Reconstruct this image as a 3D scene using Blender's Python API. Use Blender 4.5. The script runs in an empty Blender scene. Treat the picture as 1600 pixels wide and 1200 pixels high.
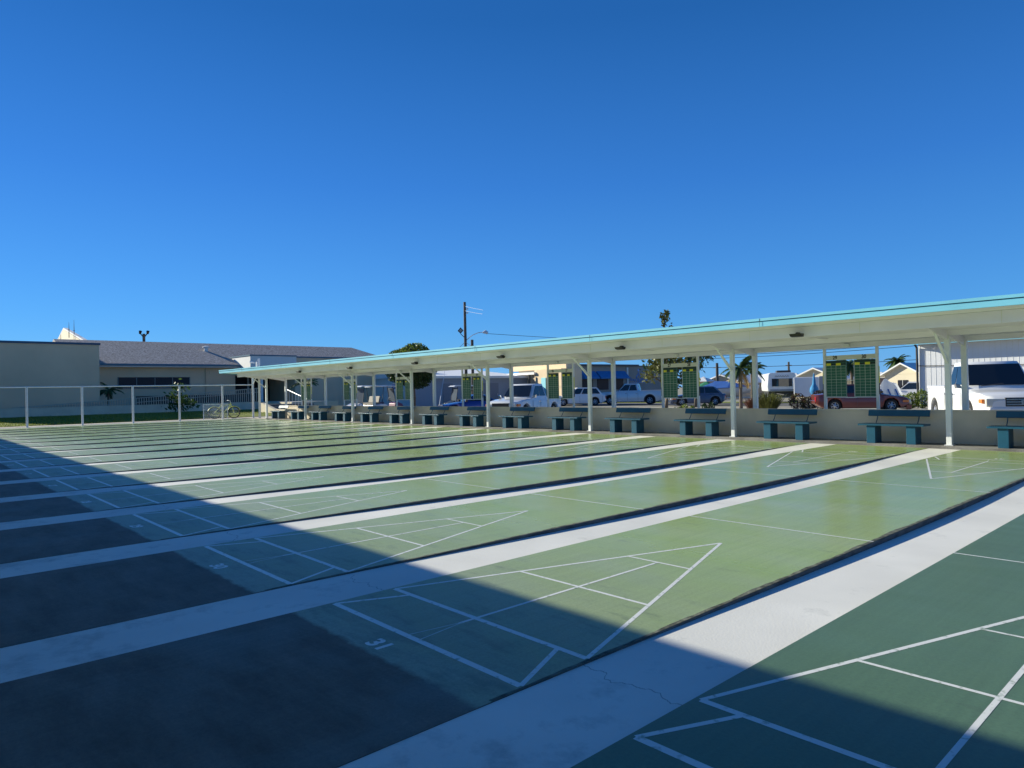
import bpy, math, random
from mathutils import Vector, Matrix
random.seed(7)
R = math.radians
scn = bpy.context.scene
COL = scn.collection

# ------------------------------------------------------------------ camera
F_PX, YAW, PITCH, ROLL = 1081.85, 0.8321, 0.0083, -0.0204
CAM = Vector((4.1578, -2.1642, 1.3654))
fw = Vector((-math.sin(YAW) * math.cos(PITCH), math.cos(YAW) * math.cos(PITCH), math.sin(PITCH)))
rt = Vector((math.cos(YAW), math.sin(YAW), 0))
up = rt.cross(fw)
rt2 = rt * math.cos(ROLL) + up * math.sin(ROLL)
up2 = -rt * math.sin(ROLL) + up * math.cos(ROLL)
cd = bpy.data.cameras.new('camera')
cam = bpy.data.objects.new('camera', cd)
COL.objects.link(cam)
cam.matrix_world = Matrix(((rt2.x, up2.x, -fw.x, CAM.x), (rt2.y, up2.y, -fw.y, CAM.y), (rt2.z, up2.z, -fw.z, CAM.z), (0, 0, 0, 1)))
cd.sensor_width = 36
cd.lens = 36 * F_PX / 1600
cd.clip_end = 3000
scn.camera = cam

# ------------------------------------------------------------------ sky, sun, exposure
SUN = Vector((-2.35, -0.87, 1.0)).normalized()          # towards the sun
EL = math.asin(SUN.z)
AZ = math.atan2(SUN.x, SUN.y)
w = bpy.data.worlds.new('World')
scn.world = w
w.use_nodes = True
nt = w.node_tree
nt.nodes.clear()
sky = nt.nodes.new('ShaderNodeTexSky')
sky.sky_type = 'NISHITA'
sky.sun_disc = False
sky.sun_elevation = EL
sky.sun_rotation = AZ
sky.air_density = 1.0
sky.dust_density = 0.0
sky.ozone_density = 5.0
hs = nt.nodes.new('ShaderNodeHueSaturation')
hs.inputs['Saturation'].default_value = 1.15
bg = nt.nodes.new('ShaderNodeBackground')
bg.inputs['Strength'].default_value = 0.088
wo = nt.nodes.new('ShaderNodeOutputWorld')
nt.links.new(sky.outputs[0], hs.inputs['Color'])
tint = nt.nodes.new('ShaderNodeVectorMath')
tint.operation = 'MULTIPLY'
tint.inputs[1].default_value = (0.345, 0.625, 0.925)
nt.links.new(hs.outputs[0], tint.inputs[0])
sp_ = nt.nodes.new('ShaderNodeSeparateXYZ')
cb_ = nt.nodes.new('ShaderNodeCombineXYZ')
mg = nt.nodes.new('ShaderNodeMath'); mg.operation = 'MULTIPLY'; mg.inputs[1].default_value = 1.55
mxb = nt.nodes.new('ShaderNodeMath'); mxb.operation = 'MAXIMUM'
nt.links.new(tint.outputs[0], sp_.inputs[0])
nt.links.new(sp_.outputs[0], cb_.inputs[0]); nt.links.new(sp_.outputs[1], cb_.inputs[1])
nt.links.new(sp_.outputs[1], mg.inputs[0]); nt.links.new(mg.outputs[0], mxb.inputs[0])
nt.links.new(sp_.outputs[2], mxb.inputs[1]); nt.links.new(mxb.outputs[0], cb_.inputs[2])
# even out the sky round the compass: blend with a plain clear-sky gradient by elevation
tcw = nt.nodes.new('ShaderNodeTexCoord')
nrm = nt.nodes.new('ShaderNodeVectorMath'); nrm.operation = 'NORMALIZE'
szw = nt.nodes.new('ShaderNodeSeparateXYZ')
rmp = nt.nodes.new('ShaderNodeValToRGB')
stops = [(0.0, (.15, .46, .93)), (.10, (.095, .385, .90)), (.28, (.046, .235, .72)), (.47, (.019, .14, .45)), (1.0, (.009, .075, .27))]
els = rmp.color_ramp.elements
els[0].position = 0; els[1].position = 1
for p_, c_ in stops[1:-1]: els.new(p_)
for e_, (p_, c_) in zip(els, stops): e_.color = (*c_, 1)
gain = nt.nodes.new('ShaderNodeVectorMath'); gain.operation = 'SCALE'; gain.inputs['Scale'].default_value = 7.4
mxs = nt.nodes.new('ShaderNodeMix'); mxs.data_type = 'RGBA'; mxs.inputs[0].default_value = 0.6
nt.links.new(tcw.outputs['Generated'], nrm.inputs[0]); nt.links.new(nrm.outputs[0], szw.inputs[0])
nt.links.new(szw.outputs[2], rmp.inputs[0]); nt.links.new(rmp.outputs[0], gain.inputs[0])
nt.links.new(cb_.outputs[0], mxs.inputs[6]); nt.links.new(gain.outputs[0], mxs.inputs[7])
nt.links.new(mxs.outputs[2], bg.inputs['Color'])
nt.links.new(bg.outputs[0], wo.inputs['Surface'])
sl = bpy.data.lights.new('sun', 'SUN')
sl.energy = 5.0
sl.angle = R(0.53)
sl.color = (1.0, 0.95, 0.78)
so = bpy.data.objects.new('sun', sl)
COL.objects.link(so)
so.rotation_euler = SUN.to_track_quat('Z', 'Y').to_euler()
vs = scn.view_settings
vs.view_transform = 'Standard'
vs.look = 'None'
vs.gamma = 1.0
vs.exposure = 0.62
scn.cycles.max_bounces = 6

# ------------------------------------------------------------------ materials
MATS = {}
def mat(name, col, rough=0.6, metal=0.0, vary=0.12, vscale=3.0, bump=0.0, bscale=40.0, spec=0.5, coat=0.0, trans=0.0):
    """Principled material whose colour drifts with two octaves of noise; optional fine bump."""
    m = bpy.data.materials.new(name)
    m.use_nodes = True
    t = m.node_tree
    b = t.nodes['Principled BSDF']
    b.inputs['Roughness'].default_value = rough
    b.inputs['Metallic'].default_value = metal
    b.inputs['Specular IOR Level'].default_value = spec
    b.inputs['Coat Weight'].default_value = coat
    tc = t.nodes.new('ShaderNodeTexCoord')
    if vary > 0:
        n = t.nodes.new('ShaderNodeTexNoise')
        n.inputs['Scale'].default_value = vscale
        n.inputs['Detail'].default_value = 5
        t.links.new(tc.outputs['Object'], n.inputs['Vector'])
        mr = t.nodes.new('ShaderNodeMapRange')
        mr.inputs[1].default_value = 0.3
        mr.inputs[2].default_value = 0.7
        mr.inputs[3].default_value = 1 - vary
        mr.inputs[4].default_value = 1 + vary
        t.links.new(n.outputs[0], mr.inputs[0])
        mx = t.nodes.new('ShaderNodeVectorMath')
        mx.operation = 'SCALE'
        mx.inputs[0].default_value = col[:3]
        t.links.new(mr.outputs[0], mx.inputs['Scale'])
        t.links.new(mx.outputs[0], b.inputs['Base Color'])
    else:
        b.inputs['Base Color'].default_value = (*col[:3], 1)
    if bump > 0:
        n2 = t.nodes.new('ShaderNodeTexNoise')
        n2.inputs['Scale'].default_value = bscale
        n2.inputs['Detail'].default_value = 4
        t.links.new(tc.outputs['Object'], n2.inputs['Vector'])
        bp = t.nodes.new('ShaderNodeBump')
        bp.inputs['Strength'].default_value = bump
        bp.inputs['Distance'].default_value = 0.02
        t.links.new(n2.outputs[0], bp.inputs['Height'])
        t.links.new(bp.outputs[0], b.inputs['Normal'])
    MATS[name] = m
    return m

def N(t, kind, **kw):
    n = t.nodes.new(kind)
    for k, v in kw.items():
        if k.startswith('i_'):
            n.inputs[k[2:].replace('_', ' ')].default_value = v
        else:
            setattr(n, k, v)
    return n

def court_material(name, green, green2, dirty=True):
    """Painted court: green paint with cloudy wear and dark scuffs; bare, mildewed concrete behind the base line."""
    m = bpy.data.materials.new(name)
    m.use_nodes = True
    t = m.node_tree
    L = t.links.new
    b = t.nodes['Principled BSDF']
    g = N(t, 'ShaderNodeNewGeometry')
    sep = N(t, 'ShaderNodeSeparateXYZ')
    L(g.outputs['Position'], sep.inputs[0])
    # streaky noise stretched along x as brushed paint
    mp = N(t, 'ShaderNodeMapping')
    mp.inputs['Scale'].default_value = (0.55, 1.6, 1)
    L(g.outputs['Position'], mp.inputs[0])
    n1 = N(t, 'ShaderNodeTexNoise'); n1.inputs['Scale'].default_value = 0.9; n1.inputs['Detail'].default_value = 6
    L(mp.outputs[0], n1.inputs['Vector'])
    r1 = N(t, 'ShaderNodeMapRange'); r1.inputs[1].default_value = 0.35; r1.inputs[2].default_value = 0.68
    L(n1.outputs[0], r1.inputs[0])
    mixa = N(t, 'ShaderNodeMix', data_type='RGBA')
    mixa.inputs[6].default_value = (*green, 1); mixa.inputs[7].default_value = (*green2, 1)
    L(r1.outputs[0], mixa.inputs[0])
    if dirty:
        # patchy, dusty fade of near-end paint; the shade's greyer tone is put in too
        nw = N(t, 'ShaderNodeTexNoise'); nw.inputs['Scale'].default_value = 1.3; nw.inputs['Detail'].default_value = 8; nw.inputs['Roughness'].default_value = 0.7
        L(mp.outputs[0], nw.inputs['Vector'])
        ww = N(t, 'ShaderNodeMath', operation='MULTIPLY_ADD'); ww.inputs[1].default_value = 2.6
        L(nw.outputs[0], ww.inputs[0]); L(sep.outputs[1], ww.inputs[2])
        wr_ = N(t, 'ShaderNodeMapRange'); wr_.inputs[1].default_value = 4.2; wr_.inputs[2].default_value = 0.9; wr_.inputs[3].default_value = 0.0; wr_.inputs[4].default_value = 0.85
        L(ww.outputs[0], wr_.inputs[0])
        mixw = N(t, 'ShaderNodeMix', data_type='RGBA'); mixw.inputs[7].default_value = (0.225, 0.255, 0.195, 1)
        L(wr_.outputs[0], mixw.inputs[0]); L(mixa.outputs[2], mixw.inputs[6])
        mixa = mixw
    # scuffs
    mp2 = N(t, 'ShaderNodeMapping'); mp2.inputs['Scale'].default_value = (1.0, 3.4, 1)
    L(g.outputs['Position'], mp2.inputs[0])
    n2 = N(t, 'ShaderNodeTexNoise'); n2.inputs['Scale'].default_value = 1.7; n2.inputs['Detail'].default_value = 9; n2.inputs['Roughness'].default_value = 0.7
    L(mp2.outputs[0], n2.inputs['Vector'])
    r2 = N(t, 'ShaderNodeMapRange'); r2.inputs[1].default_value = 0.585; r2.inputs[2].default_value = 0.72; r2.inputs[4].default_value = 0.42
    if dirty:
        yb = N(t, 'ShaderNodeMapRange'); yb.inputs[1].default_value = 2.2; yb.inputs[2].default_value = 0.0; yb.inputs[3].default_value = 0.0; yb.inputs[4].default_value = 0.10
        L(sep.outputs[1], yb.inputs[0])
        ys = N(t, 'ShaderNodeMath', operation='ADD'); L(n2.outputs[0], ys.inputs[0]); L(yb.outputs[0], ys.inputs[1])
        L(ys.outputs[0], r2.inputs[0])
    else: L(n2.outputs[0], r2.inputs[0])
    mixb = N(t, 'ShaderNodeMix', data_type='RGBA')
    mixb.inputs[7].default_value = (0.07, 0.085, 0.06, 1)
    L(r2.outputs[0], mixb.inputs[0]); L(mixa.outputs[2], mixb.inputs[6])
    ng = N(t, 'ShaderNodeTexNoise'); ng.inputs['Scale'].default_value = 55; ng.inputs['Detail'].default_value = 6; ng.inputs['Roughness'].default_value = 0.8
    L(g.outputs['Position'], ng.inputs['Vector'])
    rg = N(t, 'ShaderNodeMapRange'); rg.inputs[1].default_value = 0.3; rg.inputs[2].default_value = 0.7; rg.inputs[3].default_value = 0.80; rg.inputs[4].default_value = 1.20
    L(ng.outputs[0], rg.inputs[0])
    last = mixb.outputs[2]
    rough_src = None
    if dirty:
        # y + noise -> mask of bare mildewed concrete
        n3 = N(t, 'ShaderNodeTexNoise'); n3.inputs['Scale'].default_value = 5; n3.inputs['Detail'].default_value = 8; n3.inputs['Roughness'].default_value = 0.75
        L(g.outputs['Position'], n3.inputs['Vector'])
        a = N(t, 'ShaderNodeMath', operation='MULTIPLY_ADD'); a.inputs[1].default_value = 0.12
        L(n3.outputs[0], a.inputs[0]); L(sep.outputs[1], a.inputs[2])
        r3 = N(t, 'ShaderNodeMapRange'); r3.inputs[1].default_value = -0.20; r3.inputs[2].default_value = -0.235
        L(a.outputs[0], r3.inputs[0])
        n4 = N(t, 'ShaderNodeTexNoise'); n4.inputs['Scale'].default_value = 2.6; n4.inputs['Detail'].default_value = 10; n4.inputs['Roughness'].default_value = 0.72
        L(mp.outputs[0], n4.inputs['Vector'])
        cr = N(t, 'ShaderNodeValToRGB')
        cr.color_ramp.elements[0].position = 0.36; cr.color_ramp.elements[0].color = (0.100, 0.076, 0.050, 1)
        cr.color_ramp.elements[1].position = 0.72; cr.color_ramp.elements[1].color = (0.190, 0.160, 0.122, 1)
        L(n4.outputs[0], cr.inputs[0])
        n5 = N(t, 'ShaderNodeTexNoise'); n5.inputs['Scale'].default_value = 0.9; n5.inputs['Detail'].default_value = 7; n5.inputs['Distortion'].default_value = 0.6
        L(g.outputs['Position'], n5.inputs['Vector'])
        r5 = N(t, 'ShaderNodeMapRange'); r5.inputs[1].default_value = 0.5; r5.inputs[2].default_value = 0.68; r5.inputs[4].default_value = 0.65
        L(n5.outputs[0], r5.inputs[0])
        mx5 = N(t, 'ShaderNodeMix', data_type='RGBA'); mx5.inputs[7].default_value = (0.17, 0.185, 0.16, 1)
        L(r5.outputs[0], mx5.inputs[0]); L(cr.outputs[0], mx5.inputs[6])
        mixc = N(t, 'ShaderNodeMix', data_type='RGBA')
        L(r3.outputs[0], mixc.inputs[0]); L(last, mixc.inputs[6]); L(mx5.outputs[2], mixc.inputs[7])
        # paint worn thin towards the base line
        last = mixc.outputs[2]
        rr = N(t, 'ShaderNodeMapRange'); rr.inputs[3].default_value = 0.15; rr.inputs[4].default_value = 0.35
        L(r3.outputs[0], rr.inputs[0])
        rough_src = rr.outputs[0]
    # hairline drag marks along the court
    mp3 = N(t, 'ShaderNodeMapping'); mp3.inputs['Scale'].default_value = (26, 0.8, 1)
    L(g.outputs['Position'], mp3.inputs[0])
    nd = N(t, 'ShaderNodeTexNoise'); nd.inputs['Scale'].default_value = 1.0; nd.inputs['Detail'].default_value = 5
    L(mp3.outputs[0], nd.inputs['Vector'])
    rd = N(t, 'ShaderNodeMapRange'); rd.inputs[1].default_value = 0.35; rd.inputs[2].default_value = 0.7; rd.inputs[3].default_value = 1.05; rd.inputs[4].default_value = 0.93
    L(nd.outputs[0], rd.inputs[0])
    mm = N(t, 'ShaderNodeMath', operation='MULTIPLY'); L(rg.outputs[0], mm.inputs[0]); L(rd.outputs[0], mm.inputs[1])
    sg = N(t, 'ShaderNodeVectorMath', operation='SCALE'); L(last, sg.inputs[0]); L(mm.outputs[0], sg.inputs['Scale'])
    L(sg.outputs[0], b.inputs['Base Color'])
    nr = N(t, 'ShaderNodeTexNoise'); nr.inputs['Scale'].default_value = 2.2; nr.inputs['Detail'].default_value = 6
    L(mp.outputs[0], nr.inputs['Vector'])
    ra = N(t, 'ShaderNodeMath', operation='MULTIPLY_ADD'); ra.inputs[1].default_value = 0.14
    if rough_src:
        rw = N(t, 'ShaderNodeMapRange'); rw.inputs[1].default_value = 3.5; rw.inputs[2].default_value = 0.2; rw.inputs[3].default_value = 0.0; rw.inputs[4].default_value = 0.24
        L(sep.outputs[1], rw.inputs[0])
        rs = N(t, 'ShaderNodeMath', operation='ADD'); L(rw.outputs[0], rs.inputs[0]); L(rough_src, rs.inputs[1])
        L(rs.outputs[0], ra.inputs[2])
        sw = N(t, 'ShaderNodeMapRange'); sw.inputs[1].default_value = 3.5; sw.inputs[2].default_value = 0.2; sw.inputs[3].default_value = 0.42; sw.inputs[4].default_value = 0.32
        L(sep.outputs[1], sw.inputs[0]); L(sw.outputs[0], b.inputs['Specular IOR Level'])
    else: ra.inputs[2].default_value = 0.26
    L(nr.outputs[0], ra.inputs[0]); L(ra.outputs[0], b.inputs['Roughness'])
    if not rough_src: b.inputs['Specular IOR Level'].default_value = 0.3
    nb = N(t, 'ShaderNodeTexNoise'); nb.inputs['Scale'].default_value = 90; nb.inputs['Detail'].default_value = 3
    L(g.outputs['Position'], nb.inputs['Vector'])
    bp = N(t, 'ShaderNodeBump'); bp.inputs['Strength'].default_value = 0.05; bp.inputs['Distance'].default_value = 0.01
    L(nb.outputs[0], bp.inputs['Height']); L(bp.outputs[0], b.inputs['Normal'])
    MATS[name] = m
    return m

def gutter_material():
    """White painted concrete: clean in the middle, mildewed and cracked near the ends."""
    m = bpy.data.materials.new('gutter_paint')
    m.use_nodes = True
    t = m.node_tree
    L = t.links.new
    b = t.nodes['Principled BSDF']
    g = N(t, 'ShaderNodeNewGeometry')
    sep = N(t, 'ShaderNodeSeparateXYZ'); L(g.outputs['Position'], sep.inputs[0])
    n1 = N(t, 'ShaderNodeTexNoise'); n1.inputs['Scale'].default_value = 2.5; n1.inputs['Detail'].default_value = 9; n1.inputs['Roughness'].default_value = 0.7
    L(g.outputs['Position'], n1.inputs['Vector'])
    # mildew grows towards y<0.6
    ry = N(t, 'ShaderNodeMapRange'); ry.inputs[1].default_value = 1.4; ry.inputs[2].default_value = -1.5; ry.inputs[3].default_value = 0.0; ry.inputs[4].default_value = 0.13
    L(sep.outputs[1], ry.inputs[0])
    ad = N(t, 'ShaderNodeMath', operation='ADD'); L(n1.outputs[0], ad.inputs[0]); L(ry.outputs[0], ad.inputs[1])
    r1 = N(t, 'ShaderNodeMapRange'); r1.inputs[1].default_value = 0.60; r1.inputs[2].default_value = 0.80; r1.inputs[4].default_value = 0.65
    L(ad.outputs[0], r1.inputs[0])
    mx = N(t, 'ShaderNodeMix', data_type='RGBA')
    mx.inputs[6].default_value = (0.72, 0.71, 0.65, 1); mx.inputs[7].default_value = (0.25, 0.27, 0.25, 1)
    L(r1.outputs[0], mx.inputs[0])
    # broad tone
    n2 = N(t, 'ShaderNodeTexNoise'); n2.inputs['Scale'].default_value = 0.8; n2.inputs['Detail'].default_value = 5
    L(g.outputs['Position'], n2.inputs['Vector'])
    r2 = N(t, 'ShaderNodeMapRange'); r2.inputs[1].default_value = 0.3; r2.inputs[2].default_value = 0.7; r2.inputs[3].default_value = 0.88; r2.inputs[4].default_value = 1.08
    L(n2.outputs[0], r2.inputs[0])
    sc = N(t, 'ShaderNodeVectorMath', operation='SCALE'); L(mx.outputs[2], sc.inputs[0]); L(r2.outputs[0], sc.inputs['Scale'])
    # one wandering crack across: |y - (0.45 + noise(x))|
    n3 = N(t, 'ShaderNodeTexNoise'); n3.inputs['Scale'].default_value = 2.2; n3.inputs['Detail'].default_value = 6
    cx = N(t, 'ShaderNodeCombineXYZ'); L(sep.outputs[0], cx.inputs[0]); L(cx.outputs[0], n3.inputs['Vector'])
    m1 = N(t, 'ShaderNodeMath', operation='MULTIPLY_ADD'); m1.inputs[1].default_value = 0.9; m1.inputs[2].default_value = -0.05
    L(n3.outputs[0], m1.inputs[0])
    m2 = N(t, 'ShaderNodeMath', operation='SUBTRACT'); L(sep.outputs[1], m2.inputs[0]); L(m1.outputs[0], m2.inputs[1])
    m3 = N(t, 'ShaderNodeMath', operation='ABSOLUTE'); L(m2.outputs[0], m3.inputs[0])
    m4 = N(t, 'ShaderNodeMapRange'); m4.inputs[1].default_value = 0.0015; m4.inputs[2].default_value = 0.005; m4.inputs[3].default_value = 0.45; m4.inputs[4].default_value = 1.0
    L(m3.outputs[0], m4.inputs[0])
    s2 = N(t, 'ShaderNodeVectorMath', operation='SCALE'); L(sc.outputs[0], s2.inputs[0]); L(m4.outputs[0], s2.inputs['Scale'])
    L(s2.outputs[0], b.inputs['Base Color'])
    b.inputs['Roughness'].default_value = 0.62
    bp = N(t, 'ShaderNodeBump'); bp.inputs['Strength'].default_value = 0.12; bp.inputs['Distance'].default_value = 0.01
    nb = N(t, 'ShaderNodeTexNoise'); nb.inputs['Scale'].default_value = 70; L(g.outputs['Position'], nb.inputs['Vector'])
    L(nb.outputs[0], bp.inputs['Height']); L(bp.outputs[0], b.inputs['Normal'])
    return m

def two_tone(name, c1, c2, scale, rough=0.9, lo=0.4, hi=0.6, bump=0.3, bscale=30, detail=8, stretch=(1, 1, 1)):
    m = bpy.data.materials.new(name)
    m.use_nodes = True
    t = m.node_tree
    L = t.links.new
    b = t.nodes['Principled BSDF']
    b.inputs['Roughness'].default_value = rough
    b.inputs['Specular IOR Level'].default_value = 0.25
    tc = N(t, 'ShaderNodeTexCoord')
    mp = N(t, 'ShaderNodeMapping'); mp.inputs['Scale'].default_value = stretch
    L(tc.outputs['Object'], mp.inputs[0])
    n = N(t, 'ShaderNodeTexNoise'); n.inputs['Scale'].default_value = scale; n.inputs['Detail'].default_value = detail
    L(mp.outputs[0], n.inputs['Vector'])
    cr = N(t, 'ShaderNodeValToRGB')
    cr.color_ramp.elements[0].position = lo; cr.color_ramp.elements[0].color = (*c1, 1)
    cr.color_ramp.elements[1].position = hi; cr.color_ramp.elements[1].color = (*c2, 1)
    L(n.outputs[0], cr.inputs[0]); L(cr.outputs[0], b.inputs['Base Color'])
    nb = N(t, 'ShaderNodeTexNoise'); nb.inputs['Scale'].default_value = bscale; nb.inputs['Detail'].default_value = 4
    L(mp.outputs[0], nb.inputs['Vector'])
    bp = N(t, 'ShaderNodeBump'); bp.inputs['Strength'].default_value = bump; bp.inputs['Distance'].default_value = 0.03
    L(nb.outputs[0], bp.inputs['Height']); L(bp.outputs[0], b.inputs['Normal'])
    return m

def leaf_mat(name, col, vary=0.45, rough=0.5):
    m = bpy.data.materials.new(name)
    m.use_nodes = True
    t = m.node_tree
    L = t.links.new
    b = t.nodes['Principled BSDF']
    b.inputs['Roughness'].default_value = rough
    b.inputs['Specular IOR Level'].default_value = 0.3
    g = N(t, 'ShaderNodeNewGeometry')
    mr = N(t, 'ShaderNodeMapRange'); mr.inputs[3].default_value = 1 - vary; mr.inputs[4].default_value = 1 + vary
    L(g.outputs['Random Per Island'], mr.inputs[0])
    sc = N(t, 'ShaderNodeVectorMath', operation='SCALE'); sc.inputs[0].default_value = col
    L(mr.outputs[0], sc.inputs['Scale']); L(sc.outputs[0], b.inputs['Base Color'])
    tr = N(t, 'ShaderNodeBsdfTranslucent'); L(sc.outputs[0], tr.inputs[0])
    ms = N(t, 'ShaderNodeMixShader'); ms.inputs[0].default_value = 0.25
    L(b.outputs[0], ms.inputs[1]); L(tr.outputs[0], ms.inputs[2])
    L(ms.outputs[0], t.nodes['Material Output'].inputs['Surface'])
    return m

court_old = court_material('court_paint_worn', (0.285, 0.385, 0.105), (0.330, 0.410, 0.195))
court_new = court_material('court_paint_fresh', (0.088, 0.155, 0.080), (0.098, 0.172, 0.094), dirty=False)
gut = gutter_material()
line_w = two_tone('line_paint', (0.30, 0.36, 0.28), (0.70, 0.71, 0.67), 22, rough=0.33, lo=0.30, hi=0.43, bump=0.03, bscale=60)
line_thin = mat('line_paint_worn', (0.50, 0.56, 0.50), 0.4, vary=0.25, vscale=9)
edge_c = two_tone('court_edge_concrete', (0.07, 0.072, 0.068), (0.17, 0.17, 0.155), 5, lo=0.3, hi=0.7, stretch=(1, 1, 3))
grime_m = two_tone('edge_grime', (0.05, 0.055, 0.045), (0.17, 0.18, 0.14), 14, lo=0.35, hi=0.65)
slab_c = two_tone('slab_concrete', (0.16, 0.155, 0.14), (0.27, 0.265, 0.245), 2.5, lo=0.35, hi=0.65)
path_c = two_tone('path_concrete', (0.42, 0.38, 0.31), (0.55, 0.51, 0.43), 1.5, lo=0.3, hi=0.7)
asphalt = two_tone('asphalt', (0.10, 0.10, 0.10), (0.17, 0.165, 0.155), 1.2, lo=0.3, hi=0.7, bump=0.2)
shell = two_tone('shell_gravel', (0.42, 0.37, 0.27), (0.62, 0.56, 0.43), 3, lo=0.35, hi=0.65, bscale=12)
grass_m = two_tone('lawn_grass', (0.09, 0.13, 0.018), (0.26, 0.28, 0.04), 6, lo=0.35, hi=0.68, bump=1.0, bscale=35)
earth = two_tone('ground_soil', (0.26, 0.24, 0.18), (0.38, 0.35, 0.27), 0.5, lo=0.35, hi=0.65)
white_pt = mat('white_paint', (0.82, 0.84, 0.81), 0.45, vary=0.05, vscale=2, bump=0.05, bscale=60)
soffit_pt = mat('soffit_paint', (0.88, 0.86, 0.89), 0.5, vary=0.06, vscale=1.2)
teal_pt = mat('teal_fascia_paint', (0.21, 0.58, 0.72), 0.4, vary=0.06, vscale=1.0)
seam_d = mat('joint_dark', (0.07, 0.09, 0.08), 0.8, vary=0)
black_m = mat('black_plastic', (0.012, 0.012, 0.013), 0.4, vary=0)
glass_lens = mat('lamp_lens', (0.30, 0.30, 0.28), 0.2, vary=0)
stucco = mat('stucco_beige', (0.76, 0.65, 0.49), 0.85, vary=0.10, vscale=1.3, bump=0.35, bscale=60)
bench_pt = mat('bench_blue_paint', (0.010, 0.088, 0.150), 0.42, vary=0.12, vscale=5, bump=0.06, bscale=30)
board_g = mat('board_green', (0.03, 0.15, 0.085), 0.5, vary=0.1, vscale=4)
board_d = mat('board_dark', (0.015, 0.045, 0.035), 0.5, vary=0)
yellow_pt = mat('yellow_paint', (0.85, 0.78, 0.04), 0.5, vary=0.05)
black_pt = mat('black_paint', (0.01, 0.012, 0.012), 0.5, vary=0)
sign_pt = mat('sign_cream_paint', (0.78, 0.78, 0.66), 0.5, vary=0.05)
galv = mat('galvanised_pipe', (0.66, 0.68, 0.70), 0.4, metal=0.1, vary=0.06, vscale=8)
wall_grey = mat('stucco_grey', (0.78, 0.56, 0.36), 0.85, vary=0.06, vscale=0.5, bump=0.3, bscale=50)
wall_blue = mat('bluegrey_shade_and_panels', (0.30, 0.33, 0.38), 0.8, vary=0.05, vscale=0.5)
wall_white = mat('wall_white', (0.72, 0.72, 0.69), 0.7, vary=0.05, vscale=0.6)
peach = mat('stucco_peach', (0.72, 0.56, 0.36), 0.8, vary=0.05, vscale=0.6)
cream = mat('wall_cream', (0.68, 0.60, 0.44), 0.8, vary=0.05, vscale=0.6)
roof_w = mat('roof_white', (0.76, 0.76, 0.74), 0.6, vary=0.05, vscale=0.7)
win_d = mat('window_glass_dark', (0.015, 0.017, 0.028), 0.35, vary=0, spec=0.2)
win_frame = mat('window_frame', (0.22, 0.22, 0.21), 0.5, vary=0)
wood = mat('pole_wood', (0.10, 0.085, 0.07), 0.9, vary=0.2, vscale=4)
rail_b = mat('railing_tan', (0.55, 0.45, 0.34), 0.7, vary=0.1)
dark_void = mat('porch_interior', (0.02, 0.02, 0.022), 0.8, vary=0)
tyre = mat('tyre_rubber', (0.012, 0.012, 0.012), 0.8, vary=0)
rim_m = mat('wheel_alloy', (0.55, 0.56, 0.58), 0.3, metal=0.7, vary=0)
chrome = mat('chrome', (0.75, 0.76, 0.78), 0.12, metal=1.0, vary=0)
lens_w = mat('headlamp_lens', (0.62, 0.62, 0.55), 0.12, vary=0)
lens_o = mat('indicator_lens', (0.75, 0.22, 0.05), 0.2, vary=0)
lens_r = mat('tail_lens', (0.45, 0.015, 0.02), 0.2, vary=0)
car_white = mat('car_paint_white', (0.74, 0.75, 0.75), 0.28, vary=0.02, coat=0.5)
car_silver = mat('car_paint_silver', (0.66, 0.65, 0.64), 0.28, metal=0.4, vary=0.02, coat=0.5)
car_grey = mat('car_paint_slate', (0.09, 0.11, 0.16), 0.25, metal=0.3, vary=0.02, coat=0.5)
car_red = mat('car_paint_maroon', (0.21, 0.05, 0.035), 0.25, metal=0.35, vary=0.03, coat=0.6)
car_blue = mat('car_paint_blue', (0.015, 0.035, 0.22), 0.22, metal=0.2, vary=0.02, coat=0.6)
car_glass = mat('car_glass', (0.010, 0.014, 0.02), 0.04, vary=0, spec=0.8)
trim_d = mat('dark_trim', (0.03, 0.03, 0.032), 0.6, vary=0)
seat_tan = mat('seat_vinyl', (0.16, 0.145, 0.12), 0.6, vary=0.05)
canvas_b = mat('canvas_blue', (0.02, 0.10, 0.35), 0.8, vary=0.1)
awn_b = mat('awning_blue', (0.02, 0.17, 0.42), 0.7, vary=0.08)
hull_w = mat('hull_gelcoat', (0.72, 0.74, 0.76), 0.3, vary=0.03)
bark = mat('bark', (0.14, 0.11, 0.08), 0.9, vary=0.25, vscale=8, bump=0.5, bscale=20)
palm_l = leaf_mat('palm_leaf', (0.055, 0.10, 0.028))
palm_d = leaf_mat('palm_leaf_dry', (0.30, 0.21, 0.09))
leaf_d = leaf_mat('leaf_dark', (0.025, 0.055, 0.014))
leaf_y = leaf_mat('leaf_yellow_green', (0.20, 0.25, 0.035))
leaf_m = leaf_mat('leaf_mid', (0.07, 0.12, 0.028))
leaf_o = leaf_mat('leaf_olive', (0.12, 0.13, 0.03))
leaf_r = leaf_mat('leaf_bronze', (0.14, 0.055, 0.035))

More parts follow.
